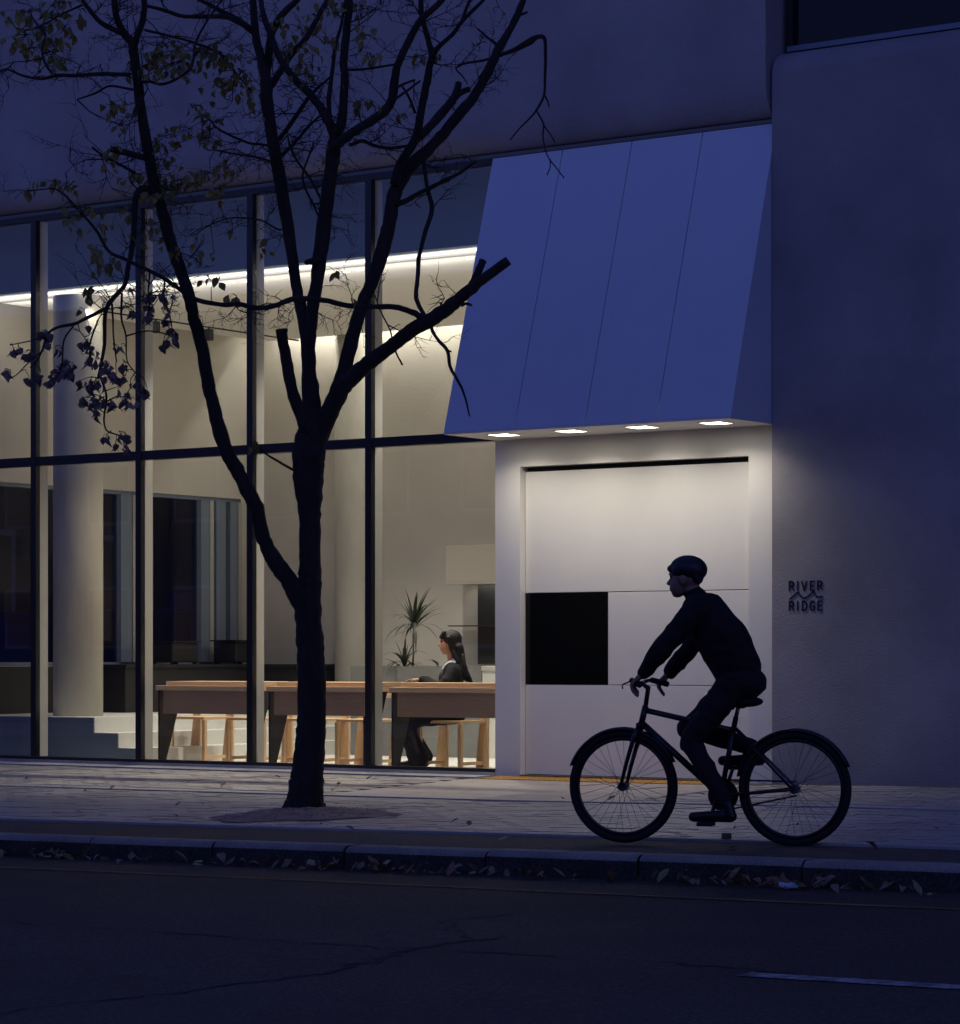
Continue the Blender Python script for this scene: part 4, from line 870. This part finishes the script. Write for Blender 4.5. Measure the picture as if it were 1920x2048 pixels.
# leaves and twigs
def leaf_mesh(name, fold, curl, m, w=.5):
    vs = []; n = 5; prof = [(.0, .02), (.22, .27), (.48, .40), (.74, .28), (1, .01)]
    for x, y in prof:
        z = -curl*x*x; vs += [(x*(1-.15*curl), -y*w*1.0, z+fold*y), (x*(1-.15*curl), 0, z), (x*(1-.15*curl), y*w, z+fold*y)]
    me = bpy.data.meshes.new(name); me.from_pydata(vs, [], [q for i in range(n-1) for q in ((3*i, 3*i+1, 3*i+4, 3*i+3), (3*i+1, 3*i+2, 3*i+5, 3*i+4))])
    me.materials.append(m); return me
GLF = [leaf_mesh('leaf', f, c, M['leafg'], w) for f, c, w in ((.25, .25, .95), (.5, .5, .85), (.1, .7, .9))]
PLF = [leaf_mesh('leaf', f, c, M['leafp'], w) for f, c, w in ((.75, .6, 1.15), (.95, .8, 1.1), (.55, .9, 1.25))]
SP = np.array([tuple(p) for p, r in SAMP]); tw = MB(); bulk = {0: MB(), 1: MB()}
clusters = []   # (u, v, ru, rv, n, kind)
for c in ((45, 75, 38, 22, 16), (85, 62, 40, 28, 20), (125, 60, 32, 26, 18), (60, 30, 40, 20, 8), (110, 15, 40, 14, 10), (70, 100, 30, 14, 10), (112, 122, 22, 12, 9), (20, 42, 14, 10, 3), (160, 38, 14, 14, 5),
          (320, 112, 34, 20, 20), (360, 130, 36, 26, 22), (410, 105, 40, 22, 20), (450, 120, 36, 26, 20), (440, 165, 36, 20, 14), (480, 150, 24, 26, 14), (500, 190, 20, 20, 10), (300, 140, 18, 22, 8), (330, 95, 30, 12, 10),
          (225, 215, 16, 18, 6), (250, 215, 18, 18, 6), (243, 250, 10, 14, 3), (235, 305, 26, 16, 9), (215, 325, 14, 18, 6), (315, 292, 14, 16, 6), (345, 275, 22, 20, 8), (325, 325, 16, 18, 8), (380, 262, 26, 16, 8), (410, 240, 22, 22, 8), (415, 280, 20, 18, 6), (390, 215, 26, 14, 6),
          (110, 365, 28, 10, 7), (140, 372, 14, 12, 5), (60, 385, 18, 10, 4), (270, 355, 30, 16, 12), (370, 365, 36, 20, 18), (410, 350, 34, 18, 14), (450, 335, 26, 16, 10), (440, 380, 24, 18, 8), (330, 380, 24, 16, 10), (300, 395, 18, 12, 6),
          (170, 420, 26, 14, 8), (140, 445, 26, 14, 6), (235, 420, 22, 18, 7), (200, 455, 22, 18, 6), (190, 500, 16, 14, 5), (215, 535, 22, 16, 9), (180, 580, 14, 14, 6), (275, 470, 24, 16, 6), (300, 455, 18, 14, 5), (345, 500, 16, 10, 4), (385, 515, 14, 10, 4), (425, 508, 8, 10, 2), (390, 470, 20, 12, 3), (465, 470, 10, 14, 3), (530, 490, 14, 12, 4),
          (560, 40, 30, 22, 10), (590, 60, 24, 20, 8), (570, 100, 26, 26, 12), (625, 120, 26, 26, 8), (600, 135, 26, 24, 10), (630, 40, 22, 22, 7), (655, 18, 24, 14, 8), (700, 15, 30, 12, 8), (725, 60, 16, 22, 5), (735, 110, 16, 14, 4), (665, 95, 20, 20, 6), (715, 210, 16, 12, 5), (740, 205, 12, 14, 4), (798, 232, 8, 6, 2), (870, 100, 14, 12, 4), (840, 118, 14, 10, 4), (755, 110, 10, 10, 3), (690, 175, 18, 12, 3),
          (410, 555, 10, 8, 2), (435, 560, 8, 8, 2), (465, 590, 14, 8, 4), (395, 625, 8, 6, 2), (388, 625, 4, 6, 1), (672, 545, 8, 6, 2), (800, 650, 4, 6, 1), (510, 888, 10, 8, 4), (705, 595, 5, 8, 1), (650, 300, 20, 16, 3), (515, 230, 12, 12, 3)):
    clusters.append((*c, 0))
for c in ((25, 702, 8, 7, 4), (57, 707, 10, 9, 6), (37, 700, 6, 5, 2), (13, 742, 8, 6, 5), (55, 754, 5, 5, 2), (82, 746, 6, 6, 4), (103, 757, 8, 8, 5), (120, 745, 10, 12, 8), (138, 742, 7, 12, 6), (145, 730, 5, 6, 2), (128, 725, 8, 6, 3), (161, 768, 5, 8, 4), (165, 800, 5, 6, 3), (180, 770, 8, 8, 5), (192, 770, 10, 10, 9), (190, 800, 10, 12, 9), (205, 800, 8, 8, 6), (192, 820, 5, 8, 4), (213, 730, 6, 8, 4), (220, 748, 9, 7, 6), (232, 752, 5, 6, 3), (250, 728, 8, 6, 4), (250, 755, 9, 6, 5), (258, 785, 6, 6, 4), (248, 800, 7, 8, 5), (265, 800, 7, 6, 4), (222, 806, 7, 6, 5), (237, 780, 4, 5, 2), (280, 776, 8, 8, 6), (292, 778, 6, 6, 3), (270, 765, 5, 5, 2),
          (214, 874, 7, 5, 4), (247, 870, 8, 7, 6), (250, 894, 7, 6, 4), (231, 889, 4, 4, 2), (300, 592, 10, 8, 7), (298, 618, 8, 10, 7), (297, 635, 6, 6, 4), (330, 590, 10, 6, 5), (264, 577, 8, 6, 4), (266, 620, 5, 9, 4), (333, 622, 4, 6, 2), (334, 639, 6, 5, 3), (335, 657, 9, 6, 4), (350, 672, 9, 8, 6), (336, 683, 7, 7, 4), (325, 690, 4, 5, 2), (88, 668, 10, 8, 6), (112, 697, 4, 6, 2), (93, 685, 6, 6, 3), (172, 685, 10, 8, 5), (182, 700, 6, 5, 3), (178, 720, 5, 6, 3), (195, 723, 6, 6, 3), (233, 694, 3, 5, 2), (244, 692, 3, 5, 1), (160, 622, 4, 8, 1), (176, 648, 4, 5, 1)):
    clusters.append((*c, 1))
rl = random.Random(21); nleaf = {0: 0, 1: 0}; CAPN = {0: 135, 1: 165}
order = sorted(clusters, key=lambda c: -c[5]); rl.shuffle(order)
def px_near(p2):
    d = np.linalg.norm(UV-np.array(p2), axis=1); return int(np.argmin(d))
q = SP-np.array(CP); tq = q@np.array(CF); UV = np.stack([XC+FPX*(q@np.array(CR))/tq, YH-FPX*q[:, 2]/tq], 1)
for (u, v, ru, rv, n, k) in order:
    i = px_near((u, v)); td = tq[i]+rl.uniform(-.12, .12); hub = at(u+rl.uniform(-.3, .3)*ru, v-(.9*rv if k else .3*rv), td)
    root = Vector(SP[i]); mid = root.lerp(hub, .5)+Vector((0, 0, .02))+Vector((rl.gauss(0, .02), rl.gauss(0, .02), 0))
    tw.tube([root, mid, hub], [.0036, .0028, .0022], 5, cap=False)
    for a in range(int(n*1.35+.5)):
        uu, vv = u+rl.gauss(0, .62)*ru, v+rl.gauss(0, .62)*rv; p = at(uu, vv, td+rl.gauss(0, .10))
        tw.tube([hub, hub.lerp(p, .5)+Vector((0, 0, .008)), p], [.0017, .0013, .0009], 3, cap=False)
        me = rl.choice(PLF if k else GLF); L_ = rl.uniform(.042, .064) if k else rl.uniform(.042, .078)
        eul = (rl.uniform(-.9, .9), (rl.uniform(1.0, 1.75) if k else rl.uniform(.1, 1.3)), rl.uniform(0, 6.28))
        Mx = Matrix.Translation(p) @ Matrix.Rotation(eul[2], 4, 'Z') @ Matrix.Rotation(eul[1], 4, 'Y') @ Matrix.Rotation(eul[0], 4, 'X') @ Matrix.Scale(L_, 4)
        if nleaf[k] < CAPN[k]:
            o = bpy.data.objects.new('leaf', me); link(o, TR); o.matrix_local = Mx; nleaf[k] += 1
        else: bulk[k].add([Mx @ v_.co for v_ in me.vertices], [tuple(p_.vertices) for p_ in me.polygons])
for k, m in ((0, 'leafg'), (1, 'leafp')):
    if bulk[k].v: o = bulk[k].build('foliage', M[m], TR); tag(o, kind='stuff')
# bare twigs
cand = [i for i in range(len(SP)) if UV[i, 1] < 660 and SAMP[i][1] < .05]
def twig(p, d, ln, r, depth):
    pts = [p]; dd = d.copy(); n = 4
    for i in range(n):
        dd = (dd+Vector((rl.gauss(0, .28), rl.gauss(0, .28), rl.gauss(0, .25)+.05))).normalized(); pts.append(pts[-1]+dd*ln/n)
    tw.tube(pts, [r*(1-.75*i/n) for i in range(n+1)], 4, cap=False)
    if depth:
        for i in range(1, n+1):
            for rep in range(rl.choice((1, 1, 2))):
                side = dd.cross(Vector((rl.gauss(0, 1), rl.gauss(0, 1), rl.gauss(0, 1)))).normalized()
                twig(pts[i], (dd*.6+side*.8).normalized(), ln*rl.uniform(.3, .55), r*.62, depth-1)
def zone(i):
    u, v = UV[i]; 
    if u > 985: return .03
    if u > 760: return .35 if v < 330 else .12
    if u < 170: return .25
    return 1 if v < 470 else .6
w_ = [zone(i) for i in cand]
for i in rl.choices(cand, w_, k=230):
    d = Vector((rl.gauss(0, 1), rl.gauss(0, .8), rl.gauss(.15, .8))).normalized(); twig(Vector(SP[i]), d, rl.uniform(.18, .48), rl.uniform(.0036, .006), rl.choice((1, 2, 2, 2)))
o = tw.build('twigs', M['bark'], TR); tag(o, kind='stuff')

# ------------------------------------------------------------------ fallen leaves
FL = [leaf_mesh('fallen_leaf', f, c, M[m], w) for f, c, m, w in ((.5, -.5, 'leafd', .8), (.8, -.3, 'leafd2', .75), (.3, .6, 'leafd', .9), (.9, -.8, 'leafd3', .7), (.4, -.9, 'leafd2', .85), (.2, -.2, 'leafd3', .9))]
rf = random.Random(5)
def drop(x, y, z, s, label, group, flat=False):
    me = rf.choice([FL[2], FL[5], FL[0]] if flat else FL); look = {M['leafd'].name: 'pale tan', M['leafd2'].name: 'reddish brown', M['leafd3'].name: 'olive coloured'}[me.materials[0].name]; o = bpy.data.objects.new('fallen_leaf', me); link(o)
    o.scale = (s, s, s); o.rotation_euler = (rf.uniform(-.25, .25) if flat else rf.uniform(-.4, .4), rf.uniform(-.12, .12) if flat else rf.uniform(-.22, .18), rf.uniform(0, 6.28))
    bpy.context.view_layer.update
    mt = o.rotation_euler.to_matrix(); mn = min((mt @ (v_.co*s)).z for v_ in me.vertices)
    o.location = (x, y, z-mn+.002); tag(o, look+' '+label, 'leaf', group)
for i in range(330):
    x = rf.uniform(.1, 8.2); den = .35+.65*max(0, math.sin(x*2.1+.6))*1.0
    if rf.random() > den+.25: continue
    y = -6.19-abs(rf.gauss(.06, .11)) ; drop(x, y, road_z(x)+.001+max(0, rf.gauss(.004, .01)), rf.uniform(.035, .09), 'curled leaf lying in the gutter against the kerb', 'fallen leaves in the gutter')
for i in range(46):
    x = rf.uniform(-4, 7); y = rf.uniform(-4.9, -.3)
    if (x-1.2)**2+(y+4.0)**2 < .4: continue
    drop(x, y, ground(x, y)+.002, rf.uniform(.03, .065), 'small leaf lying flat on the paving blocks', 'fallen leaves on the paving', True)
for u, v in ((690, 1680), (1000, 1673), (1460, 1690), (1730, 1690)):
    p = onY(u, v, -5.55); drop(p.x, p.y, ground(p.x, p.y), .09, 'leaf lying on the dark asphalt strip inside the kerb', 'fallen leaves on the asphalt strip', True)
o = MB(); rr = random.Random(2); vs = []
for i in range(7):
    for k in range(9):
        a = 2*math.pi*k/9; r = .026*(1+rr.uniform(-.3, .3)); vs.append((-.07+.024*i, r*math.cos(a), .027+r*math.sin(a)))
o.add(vs, [(i*9+k, i*9+(k+1) % 9, (i+1)*9+(k+1) % 9, (i+1)*9+k) for i in range(6) for k in range(9)]+[tuple(range(9)), tuple(54+k for k in range(9))])
o = o.build('crumpled_paper', M['paper']); tag(o, 'crumpled white paper lying among the leaves in the gutter', 'litter'); o.scale = (.7, .7, .7); o.location = (6.27, -6.33, road_z(6.27)); o.rotation_euler = (0, .1, .5)
o = MB().box(-.025, .025, -.02, .02, 0, .036).build('wood_block', M['leafd2'], bevel=.006); tag(o, 'small brown block standing on the pale edging of the pavement', 'block'); p = onY(1453, 1680, -5.145); o.location = (p.x, p.y, ground(p.x, p.y)+.012)

# ------------------------------------------------------------------ neighbours (seen through the side windows and in reflections, plus one unseen light blocker)
def house(name, label, x0, x1, y0, y1, h, face, seed, m):
    t = thing(name, label, 'building', ((x0+x1)/2, (y0+y1)/2, -1)); rr = random.Random(seed); hx_, hy_ = (x1-x0)/2, (y1-y0)/2
    MB().box(-hx_, hx_, -hy_, hy_, 0, h+1).build('wall', m, t); MB().box(-hx_-.2, hx_+.2, -hy_-.2, hy_+.2, h+1.001, h+1.3).build('roof', M['dark'], t)
    z = 2.2
    while z+1.6 < h+.6:
        a = -hx_+1.2 if face == 'y' else -hy_+1.2; e = hx_ if face == 'y' else hy_
        while a+1.4 < e-.6:
            w = (MB().box(a, a+1.4, hy_-.02, hy_+.04, z, z+1.5) if face == 'y' else MB().box(hx_-.02, hx_+.04, a, a+1.4, z, z+1.5)).build('window', M['blueframe'], t)
            (MB().box(a+.08, a+1.32, hy_+.041, hy_+.045, z+.08, z+1.42) if face == 'y' else MB().box(hx_+.041, hx_+.045, a+.08, a+1.32, z+.08, z+1.42)).build('pane', M['dglass'], w)
            a += 2.8
        z += 3.0
    return t
house('far_house', 'dark long building across the road', -60, 50, -44, -31, 9.2, 'y', 1, M['brick'])
house('neighbour_house', 'dark neighbouring building beyond the flank windows', -26, -13.5, -3, 26, 11, 'x', 2, M['brick'])
house('unseen_sky_blocker', 'unseen dark building added beyond the rendered wall to shade the canopy end', 15, 36, -4.5, 9, 13, 'y', 3, M['brick'])  # out of view, added so less sky light reaches the canopy's side face
# flatbed truck parked in the side street
K = thing('parked_truck', 'blue flatbed truck parked outside the flank windows', 'truck', (-9.6, 6.2, -.25))
MB().box(-.85, .85, -2.6, 1.3, .82, .95).build('bed', M['steel'], K)
for nm, b in (('side_board', (.80, .85, -2.6, 1.3, .951, 1.78)), ('side_board', (-.85, -.80, -2.6, 1.3, .951, 1.78)), ('tailboard', (-.799, .799, -2.6, -2.55, .951, 1.6)), ('headboard', (-.799, .799, 1.25, 1.3, .951, 1.85))): MB().box(*b).build(nm, M['truckp'], K, bevel=.01)
for y in (-2.55, -1.3, -.05, 1.2): MB().box(.851, .88, y, y+.06, .951, 1.76).build('stake', M['truckp'], K)
mb = MB().hexa([(-.85, 1.4, .6), (.85, 1.4, .6), (.85, 3.0, .6), (-.85, 3.0, .6)], [(-.8, 1.42, 2.1), (.8, 1.42, 2.1), (.8, 2.55, 2.1), (-.8, 2.55, 2.1)]); mb.build('cab', M['truckp'], K, bevel=.06)
MB().hexa([(.86, 1.6, 1.3), (.868, 1.6, 1.3), (.868, 2.6, 1.3), (.86, 2.6, 1.3)], [(.815, 1.6, 1.95), (.823, 1.6, 1.95), (.823, 2.4, 1.95), (.815, 2.4, 1.95)]).build('side_window', M['dglass'], K)
for x in (-.78, .78):
    for y in (-1.7, 2.1):
        o = MB().lathe([(.30, -.1), (.36, -.08), (.36, .08), (.30, .1)], (0, 0, 0), 24).build('wheel', M['rubber'], K); o.location = (x, y, .36); o.rotation_euler = (0, math.pi/2, 0)
s = sheet('side_street', lin(-13.4, -7.15, 4), lin(-.5, 30, 4), lambda x, y: -.25, M['asphalt'], label='asphalt side street beyond the flank windows', cat='road')
